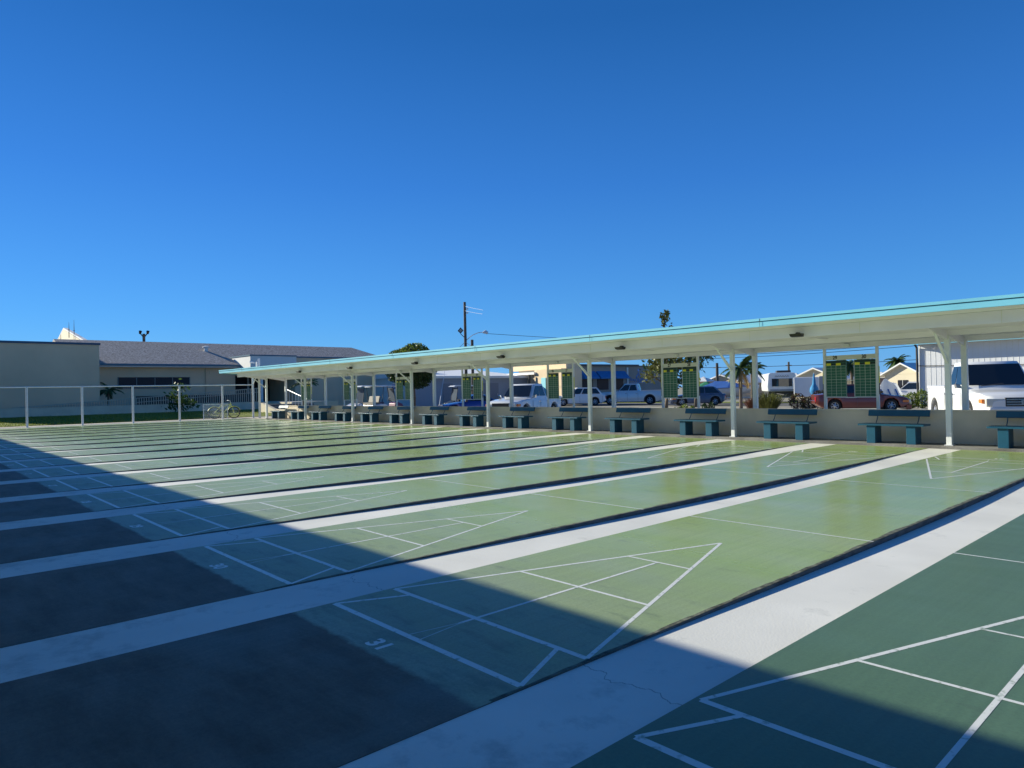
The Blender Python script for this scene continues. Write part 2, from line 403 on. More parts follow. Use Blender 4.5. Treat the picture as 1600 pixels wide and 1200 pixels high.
def shingle_material():
    m = bpy.data.materials.new('roof_shingles')
    m.use_nodes = True
    t = m.node_tree
    L = t.links.new
    b = t.nodes['Principled BSDF']; b.inputs['Roughness'].default_value = 0.9
    tc = N(t, 'ShaderNodeTexCoord')
    mp = N(t, 'ShaderNodeMapping'); mp.inputs['Rotation'].default_value = (0, 0, R(90))
    L(tc.outputs['Object'], mp.inputs[0])
    br = N(t, 'ShaderNodeTexBrick')
    br.inputs['Scale'].default_value = 3.2
    br.inputs['Color1'].default_value = (0.34, 0.295, 0.255, 1); br.inputs['Color2'].default_value = (0.64, 0.565, 0.50, 1)
    br.inputs['Mortar'].default_value = (0.08, 0.08, 0.085, 1); br.inputs['Mortar Size'].default_value = 0.03
    br.inputs['Bias'].default_value = 0.0
    L(mp.outputs[0], br.inputs['Vector'])
    n = N(t, 'ShaderNodeTexNoise'); n.inputs['Scale'].default_value = 8; n.inputs['Detail'].default_value = 7
    L(tc.outputs['Object'], n.inputs['Vector'])
    r = N(t, 'ShaderNodeMapRange'); r.inputs[1].default_value = 0.3; r.inputs[2].default_value = 0.7; r.inputs[3].default_value = 0.7; r.inputs[4].default_value = 1.35
    L(n.outputs[0], r.inputs[0])
    s = N(t, 'ShaderNodeVectorMath', operation='SCALE'); L(br.outputs[0], s.inputs[0]); L(r.outputs[0], s.inputs['Scale'])
    L(s.outputs[0], b.inputs['Base Color'])
    return m
shingle = shingle_material()

def ribbed(name, col, scale, axis_dir='X'):
    """sheet metal with vertical ribs made by a wave bump"""
    m = mat(name, col, 0.5, vary=0.04, vscale=0.5)
    t = m.node_tree
    b = t.nodes['Principled BSDF']
    tc = N(t, 'ShaderNodeTexCoord')
    wv = N(t, 'ShaderNodeTexWave'); wv.bands_direction = axis_dir; wv.inputs['Scale'].default_value = scale
    wv.wave_profile = 'SAW'
    t.links.new(tc.outputs['Object'], wv.inputs['Vector'])
    bp = N(t, 'ShaderNodeBump'); bp.inputs['Strength'].default_value = 0.25; bp.inputs['Distance'].default_value = 0.01
    t.links.new(wv.outputs[0], bp.inputs['Height']); t.links.new(bp.outputs[0], b.inputs['Normal'])
    return m
ribs = ribbed('ribbed_sheet', (0.74, 0.75, 0.76), 1.0)

# ------------------------------------------------------------------ mesh builder
class MB:
    def __init__(s):
        s.v = []; s.f = []
    def add(s, vs_, fs_):
        o = len(s.v)
        s.v += [tuple(p) for p in vs_]
        s.f += [tuple(i + o for i in f) for f in fs_]
        return s
    def box(s, x0, x1, y0, y1, z0, z1):
        v = [(x0, y0, z0), (x1, y0, z0), (x1, y1, z0), (x0, y1, z0), (x0, y0, z1), (x1, y0, z1), (x1, y1, z1), (x0, y1, z1)]
        return s.add(v, [(0, 3, 2, 1), (4, 5, 6, 7), (0, 1, 5, 4), (1, 2, 6, 5), (2, 3, 7, 6), (3, 0, 4, 7)])
    def quad(s, a, b, c, d):
        return s.add([a, b, c, d], [(0, 1, 2, 3)])
    def prism(s, poly, ext):
        """poly: 3D points of one face, ext: extrusion vector"""
        n = len(poly); e = Vector(ext)
        v = [Vector(p) for p in poly] + [Vector(p) + e for p in poly]
        f = [tuple(range(n - 1, -1, -1)), tuple(range(n, 2 * n))]
        f += [(i, (i + 1) % n, n + (i + 1) % n, n + i) for i in range(n)]
        return s.add(v, f)
    def tube(s, pts, r, seg=8, cap=True):
        pts = [Vector(p) for p in pts]
        rs = r if isinstance(r, (list, tuple)) else [r] * len(pts)
        rings = []
        for i, p in enumerate(pts):
            d = (pts[min(i + 1, len(pts) - 1)] - pts[max(i - 1, 0)]).normalized()
            a = d.cross(Vector((0, 0, 1)))
            if a.length < 1e-3: a = d.cross(Vector((0, 1, 0)))
            a.normalize(); b = d.cross(a).normalized()
            rings.append([p + (a * math.cos(2 * math.pi * k / seg) + b * math.sin(2 * math.pi * k / seg)) * rs[i] for k in range(seg)])
        v = [q for rg in rings for q in rg]; f = []
        for i in range(len(pts) - 1):
            for k in range(seg):
                f.append((i * seg + k, i * seg + (k + 1) % seg, (i + 1) * seg + (k + 1) % seg, (i + 1) * seg + k))
        if cap:
            f.append(tuple(range(seg - 1, -1, -1))); f.append(tuple((len(pts) - 1) * seg + k for k in range(seg)))
        return s.add(v, f)
    def loft(s, rings, cap=True):
        n = len(rings[0]); v = [q for rg in rings for q in rg]; f = []
        for i in range(len(rings) - 1):
            for k in range(n):
                f.append((i * n + k, i * n + (k + 1) % n, (i + 1) * n + (k + 1) % n, (i + 1) * n + k))
        if cap:
            f.append(tuple(range(n - 1, -1, -1))); f.append(tuple((len(rings) - 1) * n + k for k in range(n)))
        return s.add(v, f)
    def build(s, name, m, parent=None, smooth=None, bevel=0):
        me = bpy.data.meshes.new(name)
        me.from_pydata(s.v, [], s.f)
        me.materials.append(m)
        o = bpy.data.objects.new(name, me)
        COL.objects.link(o)
        if parent is not None: o.parent = parent
        me.update()
        if smooth is not None:
            for p in me.polygons: p.use_smooth = True
            me.set_sharp_from_angle(angle=R(smooth))
        if bevel:
            b = o.modifiers.new('bevel', 'BEVEL'); b.width = bevel; b.segments = 2; b.limit_method = 'ANGLE'
        return o

def box(*a): return MB().box(*a)
def fix_normals(o):
    import bmesh
    bm = bmesh.new(); bm.from_mesh(o.data)
    bmesh.ops.recalc_face_normals(bm, faces=bm.faces)
    bm.to_mesh(o.data); bm.free()
    return o
def tag(o, label=None, cat=None, group=None, kind=None):
    if label: o['label'] = label
    if cat: o['category'] = cat
    if group: o['group'] = group
    if kind: o['kind'] = kind
    return o
def thing(name, label, cat, loc=(0, 0, 0), rz=0, group=None, scale=1):
    o = bpy.data.objects.new(name, None)
    o.empty_display_size = 0.2
    COL.objects.link(o)
    o.location = loc; o.rotation_euler = (0, 0, rz); o.scale = (scale,) * 3
    return tag(o, label, cat, group)
def struct(name, mb, m, smooth=None):
    return tag(mb.build(name, m, None, smooth), kind='structure')
def kids(o): return list(o.children)
def copy_tree(o, parent=None):
    c = o.copy(); COL.objects.link(c)
    if parent is not None: c.parent = parent
    for ch in kids(o): copy_tree(ch, c)
    return c
def text_mesh(txt, name, m, size, parent=None, loc=(0, 0, 0), rot=(0, 0, 0), sx=1, sy=1, ext=0.0):
    cu = bpy.data.curves.new(name, 'FONT')
    cu.body = txt; cu.size = size; cu.align_x = 'CENTER'; cu.align_y = 'CENTER'; cu.extrude = ext; cu.offset = size * .035
    tmp = bpy.data.objects.new(name, cu)
    COL.objects.link(tmp)
    dg = bpy.context.evaluated_depsgraph_get()
    me = bpy.data.meshes.new_from_object(tmp.evaluated_get(dg))
    bpy.data.objects.remove(tmp)
    me.name = name
    me.materials.clear(); me.materials.append(m)
    o = bpy.data.objects.new(name, me)
    COL.objects.link(o)
    o.parent = parent; o.location = loc; o.rotation_euler = rot; o.scale = (sx, sy, 1)
    return o

def at(u, d, z=0.0):
    """world point seen in photo column u (of 1600) near eye level, d metres ahead, at height z"""
    q = CAM + (fw + rt2 * ((u - 800) / F_PX)) * d
    return Vector((q.x, q.y, z))
def view_heading(u, rel):
    """world rotation that points +x: rel 0 = to the right of the picture, 90 = away, -90 = to the camera"""
    d = fw + rt2 * ((u - 800) / F_PX)
    return math.atan2(d.y, d.x) - math.pi / 2 + R(rel)
def along(c0, ang, u):
    """distance from c0 along direction ang to the sight line of photo column u"""
    d = fw + rt2 * ((u - 800) / F_PX); e = Vector((math.cos(ang), math.sin(ang)))
    p_ = Vector((c0.x - CAM.x, c0.y - CAM.y)); den = e.x * d.y - e.y * d.x
    return -(p_.x * d.y - p_.y * d.x) / den
def gz(y):
    return -0.10 - 0.0065 * max(0.0, min(y, 90) - 28)

# ================================================================== SETTING
PITCHX, HALF = 2.4277, 0.8838
FT = 0.3048
def cx_(k): return 0.914 - PITCHX * k          # court centre, k=0 is the court numbered 31
K0, K1 = -2, 15
END = 13.62                                     # far end of the courts
def dep(y):                                     # gutter depth along the court
    if y < -0.3 or y > 12.9: return 0.004
    t_ = (y + 0.3) / 13.2
    return 0.004 + 0.052 * math.sin(math.pi * t_) ** 1.35
# ground with a lowered bed under the courts
xs = [-700, -300, -150, -90, -70, -52, -50, -44, -38.6, -37.4, -37.3, 7.3, 7.4, 20, 60, 200, 500]
ys = [-400, -100, -30, -6, -5.9, 13.7, 13.75, 14.9, 15.0, 18, 28, 40, 60, 90, 200, 500, 900]
mb = MB(); vv = []
for y in ys:
    for x in xs:
        z = gz(y)
        if -37.3 <= x <= 7.3 and -5.9 <= y <= 13.7: z = -0.22
        elif x <= -38.6 and y < 28: z = -0.05 if x > -40 else (0.12 if x < -49 else 0.02)
        elif y < 15: z = -0.06
        vv.append((x, y, z))
nx = len(xs); ff = []
for j in range(len(ys) - 1):
    for i in range(nx - 1):
        ff.append((j * nx + i, j * nx + i + 1, (j + 1) * nx + i + 1, (j + 1) * nx + i))
mb.add(vv, ff)
struct('ground', mb, earth)

# courts
def strip(mb, a, b, wd, z=0.0006):
    a = Vector((a[0], a[1], 0)); b = Vector((b[0], b[1], 0))
    d = (b - a).normalized(); n = Vector((-d.y, d.x, 0)) * (wd / 2)
    return mb.quad((a - n) + Vector((0, 0, z)), (b - n) + Vector((0, 0, z)), (b + n) + Vector((0, 0, z)), (a + n) + Vector((0, 0, z)))
for k in range(K0, K1 + 1):
    c = cx_(k)
    x0, x1 = c - HALF - 0.03, c + HALF + 0.03
    fresh = k < 0
    seg = 54
    st = [(-5.8 + (END + 5.8) * i / seg) for i in range(seg + 1)]
    top = MB()
    top.quad((x0, -5.8, 0), (x1, -5.8, 0), (x1, END, 0), (x0, END, 0))
    side = MB()
    rnd = random.Random(k)
    for i in range(seg):
        ya, yb = st[i], st[i + 1]
        side.quad((x1, ya, -0.16), (x1, yb, -0.16), (x1, yb, -0.001), (x1, ya, -0.001))
        side.quad((x0, yb, -0.16), (x0, ya, -0.16), (x0, ya, -0.001), (x0, yb, -0.001))
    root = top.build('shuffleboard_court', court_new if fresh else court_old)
    tag(root, kind='structure')
    side.build('slab_edge', edge_c, root)
    gm = MB(); gv = []; gf = []; n_ = 160
    for i in range(n_ + 1):
        y = -0.2 + 12.9 * i / n_; wd = .012 + .028 * max(0, math.sin(math.pi * i / n_)) * (.6 + .5 * math.sin(y * 2.3 + k) * math.sin(y * 5.1)) + rnd.uniform(0, .012)
        gv += [(x1 - wd, y, .0004), (x1 - .0005, y, .0004)]
    for i in range(n_): gf.append((2 * i, 2 * i + 1, 2 * i + 3, 2 * i + 2))
    if not fresh: gm.add(gv, gf).build('edge_grime', grime_m, root)
    ln = MB(); thin = MB()
    h = HALF
    W_ = 0.027
    for s_, y0 in ((1, 0.0), (-1, 39 * FT)):
        Y = lambda q: y0 + s_ * q * FT
        z_ = 0.0022
        far = s_ < 0 and not fresh
        strip(ln, (c - h, Y(0)), (c + h, Y(0)), 0.040 if s_ > 0 else 0.026, 0.00060)
        strip(ln, (c - h, Y(1.5)), (c + h, Y(1.5)), 0.038 if s_ > 0 else 0.026, 0.00068)
        strip(ln, (c - h, Y(0)), (c - h * 0.78, Y(1.45)), 0.028, 0.00076)
        strip(ln, (c + h, Y(0)), (c + h * 0.78, Y(1.45)), 0.028, 0.00076)
        strip(ln, (c - h, Y(1.5)), (c, Y(10.5)), W_, 0.00084)
        strip(ln, (c + h, Y(1.5)), (c, Y(10.5)), W_, 0.00092)
        strip(ln, (c - h * 2 / 3, Y(4.5)), (c + h * 2 / 3, Y(4.5)), 0.026, 0.00100)
        strip(ln, (c - h / 3, Y(7.5)), (c + h / 3, Y(7.5)), 0.024, 0.00108)
        strip(ln, (c, Y(1.1)), (c, Y(7.5)), 0.024, 0.00116)
        strip(thin, (c - 0.055, Y(0.05)), (c - 0.004, Y(1.1)), 0.009, 0.00060)
        strip(thin, (c + 0.055, Y(0.05)), (c + 0.004, Y(1.1)), 0.009, 0.00060)
        strip(ln, (c - h - 0.03, Y(13.5)), (c + h + 0.03, Y(13.5)), 0.022, 0.00060)
    ln.build('court_lines', line_w, root)
    thin.build('separation_lines', line_thin, root)
    num = str(31 - k)
    text_mesh(num, 'court_number', line_w, 0.17, root, (c - 0.04, -0.185, 0.0008), (0, 0, 0), 1.0, 0.85)
    text_mesh(num, 'court_number', line_w, 0.17, root, (c + 0.04, 39 * FT + 0.2, 0.0008), (0, 0, R(180)), 1.0, 0.85)
# gutters between courts
for k in range(K0, K1 + 2):
    xa = cx_(k) + HALF + 0.03; xb = cx_(k - 1) - HALF - 0.03
    if k == K1 + 1: xa, xb = -37.3, cx_(K1) - HALF - 0.03
    g_ = MB(); seg = 54; vv = []; ff = []
    for i in range(seg + 1):
        y = -5.8 + (END + 5.8) * i / seg
        z = -dep(y) if k <= K1 else -0.01
        vv += [(xa - 0.002, y, z), (xb + 0.002, y, z)]
    for i in range(seg): ff.append((2 * i, 2 * i + 1, 2 * i + 3, 2 * i + 2))
    g_.add(vv, ff)
    struct('gutter_lane', g_, gut)
# far end apron: a light strip, then the raised bench slab
struct('apron_strip', box(-37.3, 7.3, END, 13.74, -0.16, -0.002), slab_c)
struct('bench_slab', box(-33.9, 7.3, 13.743, 14.60, -0.16, 0.035), slab_c)
struct('entry_pavement', box(-43.0, -33.903, 13.743, 19.0, -0.3, 0.0), path_c)
# walk beside fence, lawn
struct('footpath', box(-38.7, -37.303, -10, 13.742, -0.3, 0.01), path_c)
mb = MB(); vv = []; ff = []
gx = [-38.703 - i * 0.6 for i in range(20)]; gy = [-12 + i * 1.0 for i in range(40)]
for y in gy:
    for x in gx:
        t_ = (-38.703 - x) / 11.3
        vv.append((x, y, 0.03 + 0.22 * t_ ** 1.3 + random.uniform(-0.01, 0.01)))
for j in range(len(gy) - 1):
    for i in range(len(gx) - 1):
        ff.append((j * len(gx) + i + 1, j * len(gx) + i, (j + 1) * len(gx) + i, (j + 1) * len(gx) + i + 1))
mb.add(vv, ff)
struct('lawn', mb, grass_m)
# tufts
mb = MB()
for i in range(9000):
    x = -38.75 - random.random() ** 1.3 * 11; y = random.uniform(1, 18)
    t_ = (-38.703 - x) / 11.3; z = 0.03 + 0.22 * t_ ** 1.3
    if x > -43 and y > 13.5: continue
    a = random.uniform(0, 6.28); h = random.uniform(0.04, 0.09)
    mb.add([(x, y, z), (x + 0.03 * math.cos(a), y + 0.03 * math.sin(a), z), (x + random.uniform(-.03, .03), y + random.uniform(-.03, .03), z + h)], [(0, 1, 2)])
tag(mb.build('grass_blades', leaf_mat('grass_blade', (0.20, 0.24, 0.03))), 'short green grass blades of the lawn beyond the white fence', 'grass', kind='stuff')
# parking area and road beyond the wall
def sheet(name, x0, x1, y0, y1, dz, m, n=14):
    mb = MB(); vv = []; ff = []
    for j in range(n + 1):
        y = y0 + (y1 - y0) * j / n
        vv += [(x0, y, gz(y) + dz), (x1, y, gz(y) + dz)]
    for j in range(n): ff.append((2 * j, 2 * j + 1, 2 * j + 3, 2 * j + 2))
    mb.add(vv, ff)
    return struct(name, mb, m)
sheet('parking_lot', -80, 40, 17.5, 34, 0.012, path_c)
sheet('shell_bed', -28, -2, 34.01, 41, 0.02, shell)
sheet('road', -160, 120, 46, 56, 0.012, asphalt)
sheet('verge', -80, 80, 56.05, 62, 0.016, grass_m)
mb = MB()
for i in range(9):
    a = at(1275 + i * 22, 35.0); strip(mb, (a.x, a.y), (a.x - 1.6, a.y + 3.6), 0.12, gz(a.y) + 0.03)
struct('parking_markings', mb, line_w)

# ================================================================== CANOPY
def build_canopy():
    XL, XR = -36.0, 9.0
    c = thing('bench_canopy', 'long white flat roofed canopy with turquoise edge over the row of benches', 'canopy', (0, 0, 0))
    # roof slab (slopes to the rear)
    prof = [(XL, 12.0, 2.66), (XL, 12.0, 2.80), (XL, 15.75, 2.52), (XL, 15.75, 2.38)]
    MB().prism([(XL, 12.05, 2.66), (XL, 15.75, 2.44), (XL, 15.75, 2.52), (XL, 12.05, 2.79)], (XR - XL, 0, 0)).build('roof', white_pt, c)
    # underside ribs are the longitudinal header beams
    for y, z0, z1 in ((12.74, 2.39, 2.615), (14.09, 2.30, 2.53), (15.2, 2.22, 2.46)):
        box(XL + 0.7, XR, y, y + 0.09, z0, z1).build('header_beam', soffit_pt, c)
    box(XL + 0.7, XR, 12.06, 12.738, 2.625, 2.655).build('soffit', soffit_pt, c)
    for ya, yb, za, zb in ((12.832, 14.088, 2.46, 2.41), (14.182, 15.198, 2.39, 2.33), (15.292, 15.74, 2.30, 2.28)):
        MB().prism([(XL + .7, ya, za), (XL + .7, yb, zb), (XL + .7, yb, zb + .03), (XL + .7, ya, za + .03)], (XR - XL - .7, 0, 0)).build('soffit', soffit_pt, c)
    # fascia: upper and lower turquoise boards, a dark drip joint between, front and left end
    box(XL, XR, 11.985, 12.045, 2.625, 2.735).build('fascia', teal_pt, c)
    box(XL, XR, 11.965, 12.045, 2.748, 2.805).build('fascia', teal_pt, c)
    box(XL, XR, 12.0, 12.05, 2.7355, 2.7475).build('fascia_joint', seam_d, c)
    MB().prism([(XL - 0.03, 12.0, 2.63), (XL - 0.03, 15.75, 2.40), (XL - 0.03, 15.75, 2.54), (XL - 0.03, 12.0, 2.80)], (0.028, 0, 0)).build('fascia', teal_pt, c)
    box(XL, XR, 15.752, 15.80, 2.38, 2.54).build('fascia', teal_pt, c)
    # posts, braces, tapered beams
    for i in range(-2, 8):
        x = -0.34 - 4.884 * i
        if x > XR: continue
        fp = box(x - 0.05, x + 0.05, 14.04, 14.14, 0.035, 2.30).build('post', white_pt, c, bevel=0.004)
        box(x - 0.08, x + 0.08, 14.0, 14.18, 0.035, 0.05).build('base_plate', galv, fp)
        rp = box(x - 0.055, x + 0.055, 15.19, 15.30, -0.1, 2.24).build('post', white_pt, c, bevel=0.004)
        MB().prism([(x - .02, 12.80, 2.40), (x - .02, 14.04, 2.22), (x - .02, 14.04, 2.47), (x - .02, 12.80, 2.52)], (.04, 0, 0)).build('beam', soffit_pt, c)
        MB().prism([(x - .02, 14.14, 2.31), (x - .02, 15.19, 2.13), (x - .02, 15.19, 2.36), (x - .02, 14.14, 2.42)], (.04, 0, 0)).build('beam', soffit_pt, c)
        MB().prism([(x - .025, 13.36, 2.30), (x - .025, 14.038, 1.80), (x - .025, 14.038, 1.72), (x - .025, 13.30, 2.32)], (.05, 0, 0)).build('brace', white_pt, c)
    for i in range(-1, 9):
        x = -0.34 - 4.884 * i + 1.9
        box(x - .003, x + .003, 11.960, 11.9645, 2.63, 2.80).build('joint', seam_d, c)
    for i in range(-1, 7):
        x = -2.78 - 4.884 * i
        box(x - .07, x + .07, 15.12, 15.199, 2.235, 2.31).build('junction_box', white_pt, c, bevel=.005)
        box(x - .012, x + .012, 12.832, 15.19, 2.385, 2.41).build('conduit', soffit_pt, c)
    # underside joint strips (panel joints running across)
    for i in range(-3, 14):
        x = -0.34 - 2.442 * i - 1.2
        if XL + 1 < x < XR: box(x - .004, x + .004, 12.735, 12.739, 2.39, 2.614).build('joint', sign_pt, c)
    return c
build_canopy()

def build_flood():
    t = thing('floodlight', '', 'floodlight')
    MB().prism([(-.13, -0.10, -.02), (-.13, 0.07, -.02), (-.13, 0.05, -.09), (-.13, -0.06, -.075)], (.26, 0, 0)).build('housing', black_m, t, bevel=.006)
    box(-.10, .10, -.05, .04, -.096, -.088).build('lens', glass_lens, t)
    box(-.03, .03, -.01, .03, -.02, .0).build('bracket', black_m, t)
    return t
fl0 = build_flood()
ordn = ['first', 'second', 'third', 'fourth', 'fifth', 'sixth', 'seventh', 'eighth', 'ninth', 'tenth', 'eleventh', 'twelfth', 'thirteenth', 'fourteenth', 'fifteenth', 'sixteenth', 'seventeenth']
for i in range(0, 6):
    f = fl0 if i == 0 else copy_tree(fl0)
    f.location = (-2.81 - 4.884 * i, 12.66, 2.50 - 0.04)
    f.location = (-2.81 - 4.884 * i, 12.62, 2.48)
    f['label'] = 'black floodlight under the canopy edge, %s from the right' % ordn[i]
    f['group'] = 'black floodlights under the canopy edge'
    # hangs from a short arm off the header beam
    box(-.02, .02, 0.0, .118, -.012, .012).build('arm', black_m, f)

# low wall
w_ = thing('low_wall', 'beige stucco knee wall behind the row of blue benches', 'wall')
box(-33.3, 9.0, 14.603, 14.78, -0.2, 0.715).build('wall', stucco, w_)
box(-33.33, 9.0, 14.585, 14.80, 0.716, 0.745).build('wall_cap', stucco, w_)
# deck behind the wall
struct('rear_slab', box(-33.0, 9.0, 14.80, 16.4, -0.3, -0.02), slab_c)

# benches
def build_bench():
    t = thing('bench', '', 'bench')
    box(-.66, .66, -.20, .24, .385, .425).build('seat', bench_pt, t, bevel=.004)
    for sx in (-.49, .31): box(sx, sx + .18, -.16, .20, 0, .384).build('leg', bench_pt, t, bevel=.004)
    MB().prism([(-.62, .30, .58), (-.62, .34, .71), (-.62, .375, .70), (-.62, .335, .57)], (1.24, 0, 0)).build('backrest', bench_pt, t, bevel=.003)
    for sx in (-.42, .42): MB().tube([(sx, .21, .43), (sx, .27, .50), (sx, .325, .60)], .011, 6).build('back_bracket', bench_pt, t)
    return t
b0 = build_bench(); first = True
scb = {0: 'right of the near post', }
for k in range(-1, 15):
    b = b0 if first else copy_tree(b0)
    first = False
    b.location = (cx_(k) + .13 - random.uniform(0, .03), 14.06, 0.035); b.rotation_euler.z = R(random.uniform(-.6, .6))
    b.scale = (1, 1, random.uniform(.985, 1.01))
    b['label'] = 'blue slab bench cut off by the right edge of the picture' if k < 0 else 'blue slab bench against the low wall, %s whole one from the right' % ordn[k]
    b['group'] = 'blue benches along the low wall'

# scoreboards
def build_board(n1, n2):
    t = thing('scoreboard', 'double green scoreboard numbered %d and %d above the low wall' % (n1, n2), 'scoreboard', group='green scoreboards above the wall')
    for sx in (-.615, .615):
        box(sx - .03, sx + .03, -.03, .03, -.05, 2.30).build('post', white_pt, t)
    box(-.585, .585, -.012, .012, 1.935, 2.05).build('header_panel', sign_pt, t)
    for sx, nn in ((-.36, n1), (.34, n2)):
        text_mesh('%d' % nn, 'number', black_pt, .125, t, (sx - (.02 if sx > 0 else 0), -.0145, 1.992), (R(90), 0, 0), .85, 1)
    box(-.13, .13, -.02, .02, 1.00, 1.02).build('rail', white_pt, t)
    box(-.13, .13, -.01, .01, 1.42, 1.435).build('rail', white_pt, t)
    for sx in (-.585, .095):
        x0, x1 = sx, sx + .49
        p_ = box(x0, x1, -.012, .012, 1.03, 1.925).build('board_panel', board_g, t)
        box(x0 + .01, x1 - .01, -.0155, -.0123, 1.865, 1.92).build('title_strip', board_d, p_)
        cw = (x1 - x0 - .02) / 4
        for q in range(4):
            box(x0 + .012 + q * cw, x0 + .008 + (q + 1) * cw, -.0155, -.0123, 1.80 + (.0 if q % 2 == 0 else .015), 1.86 - (0 if q % 2 == 0 else .012)).build('colour_patch', yellow_pt if q % 2 == 0 else black_pt, p_)
        g = MB()
        for q in range(0, 5):
            xx = x0 + .01 + q * cw; wd = .006 if q == 2 else .0035
            g.box(xx - wd / 2, xx + wd / 2, -.0142, -.0122, 1.035, 1.80)
        for q in range(0, 12):
            zz = 1.035 + q * .0695; wd = .007 if q == 6 else .0035
            g.box(x0 + .01, x1 - .01, -.0152, -.0143, zz - wd / 2, zz + wd / 2)
        g.build('grid_lines', sign_pt, p_)
        box(x0 - .008, x1 + .008, -.02, .02, 1.008, 1.028).build('tray', white_pt, t)
        box(x0 - .010, x0 - .001, -.018, .018, 1.03, 1.93).build('frame', white_pt, t)
    for sx in (-.665, .65):
        box(sx, sx + .015, -.02, .0, 1.35, 1.75).build('side_strip', yellow_pt, t)
        box(sx, sx + .015, -.02, .0, 1.08, 1.345).build('side_strip', black_pt, t)
    return t
for i in range(0, 7):
    t = build_board(29 - 2 * i, 30 - 2 * i)
    t.location = (-2.77 - 4.884 * i, 15.33, 0)
    t['label'] = 'green double scoreboard headed %d and %d, %s from the right above the wall' % (29 - 2 * i, 30 - 2 * i, ordn[i])
    t.rotation_euler.z = R(random.uniform(-1, 1))

# white pipe fence
t = thing('pipe_fence', 'open white pipe fence with a single top rail beside the courts', 'fence')
for y in [3.1 + 2.35 * i for i in range(-3, 5)]:
    MB().tube([(-37.0, y, -.1), (-37.0, y, 1.95)], .052, 10).build('post', galv, t, 40)
MB().tube([(-37.0, -5, 1.98), (-37.0, 14.3, 1.98)], .034, 10).build('rail', galv, t, 40)
MB().tube([(-37.0, 14.3, -.1), (-37.0, 14.3, 2.55)], .06, 10).build('post', galv, t, 40)
MB().tube([(-37.0, 14.3, 1.98), (-36.3, 14.2, 2.35)], .025, 8).build('brace', galv, t, 40)
# small chain-link panel with a bike rack look
t = thing('mesh_gate', 'low chain link panel standing in front of the bicycle', 'gate', (-36.9, 11.55, 0))
mb = MB()
for i in range(22):
    y = i * .1 - .15 - .75
    a_ = (0, max(y, -.15), .08 + max(0, -.15 - y)); e_ = min(y + .75, 1.2)
    if e_ > a_[1]: mb.tube([a_, (0, e_, .08 + (e_ - y))], .005, 3, False)
    a_ = (0, max(y, -.15), .85 - max(0, -.15 - y))
    if e_ > a_[1]: mb.tube([a_, (0, e_, .85 - (e_ - y))], .005, 3, False)
mb.build('mesh', galv, t)
MB().tube([(0, -.15, .88), (0, 1.2, .88)], .022, 8).build('top_rail', galv, t)
for y in (-.15, 1.2): MB().tube([(0, y, -.05), (0, y, .9)], .024, 8).build('post', galv, t)

# bicycle
def bicycle(loc, rz):
    t = thing('bicycle', 'pale green cruiser bicycle leaning by the fence near the steps', 'bicycle', loc, rz)
    fr = mat('bike_frame_paint', (0.62, 0.66, 0.12), .35, vary=0)
    for sx in (-.55, .55):
        w2 = MB(); pts = [(sx + .33 * math.cos(a), 0, .34 + .33 * math.sin(a)) for a in [2 * math.pi * i / 24 for i in range(25)]]
        w2.tube(pts, .032, 6, False)
        wo = w2.build('wheel', tyre, t)
        sp = MB()
        for i in range(10):
            a = math.pi * i / 10
            sp.tube([(sx + .32 * math.cos(a), 0, .34 + .32 * math.sin(a)), (sx - .32 * math.cos(a), 0, .34 - .32 * math.sin(a))], .003, 3, False)
        sp.build('spokes', galv, wo)
    f = MB()
    for a, b in (((-.55, 0, .34), (-.15, 0, .78)), ((-.55, 0, .34), (-.05, 0, .32)), ((-.05, 0, .32), (-.17, 0, .85)), ((-.05, 0, .32), (.36, 0, .78)), ((-.15, 0, .68), (.36, 0, .84)), ((.55, 0, .34), (.36, 0, .92))):
        f.tube([a, b], .018, 6)
    f.build('frame', fr, t)
    MB().tube([(.36, 0, .92), (.34, 0, 1.04), (.22, .27, 1.06)], .013, 6).tube([(.34, 0, 1.04), (.22, -.27, 1.06)], .013, 6).build('handlebar', galv, t)
    MB().prism([(-.32, -.08, .88), (-.32, .08, .88), (-.02, .03, .90), (-.02, -.03, .90)], (0, 0, .05)).build('saddle', black_m, t)
    MB().tube([(-.05, -.1, .20), (-.05, .1, .44)], .012, 6).build('crank', galv, t)
    fd = MB()
    for sx in (-.55, .55):
        fd.tube([(sx + .37 * math.cos(a), 0, .34 + .37 * math.sin(a)) for a in [R(20 + 14 * i) for i in range(11)]], .02, 5)
    fd.build('mudguard', fr, t)
    return t
bicycle((-38.0, 12.95, 0.01), R(82))

# ================================================================== LEFT CLUBHOUSE
def gable_roof(name, m, parent, x0, x1, y0, y1, ze, zr, hip0=0, hip1=0, th=.12):
    """ridge along y"""
    xm = (x0 + x1) / 2
    v = [(x0, y0, ze), (x1, y0, ze), (x1, y1, ze), (x0, y1, ze), (xm, y0 + hip0, zr), (xm, y1 - hip1, zr)]
    f = [(1, 2, 5, 4), (3, 0, 4, 5), (0, 1, 4), (2, 3, 5), (0, 3, 2, 1)]
    return MB().add(v, f).build(name, m, parent)
# flat roofed block on the far left
c = thing('flat_building', 'flat roofed beige block with dark blue roof trim at far left', 'building')
box(-64, -50.9, 0.0, 9.09, -.1, 5.07).build('wall', wall_grey, c)
box(-64.1, -50.83, -0.1, 9.16, 5.071, 5.21).build('roof_trim', mat('trim_navy', (.03, .09, .16), .5, vary=0), c)
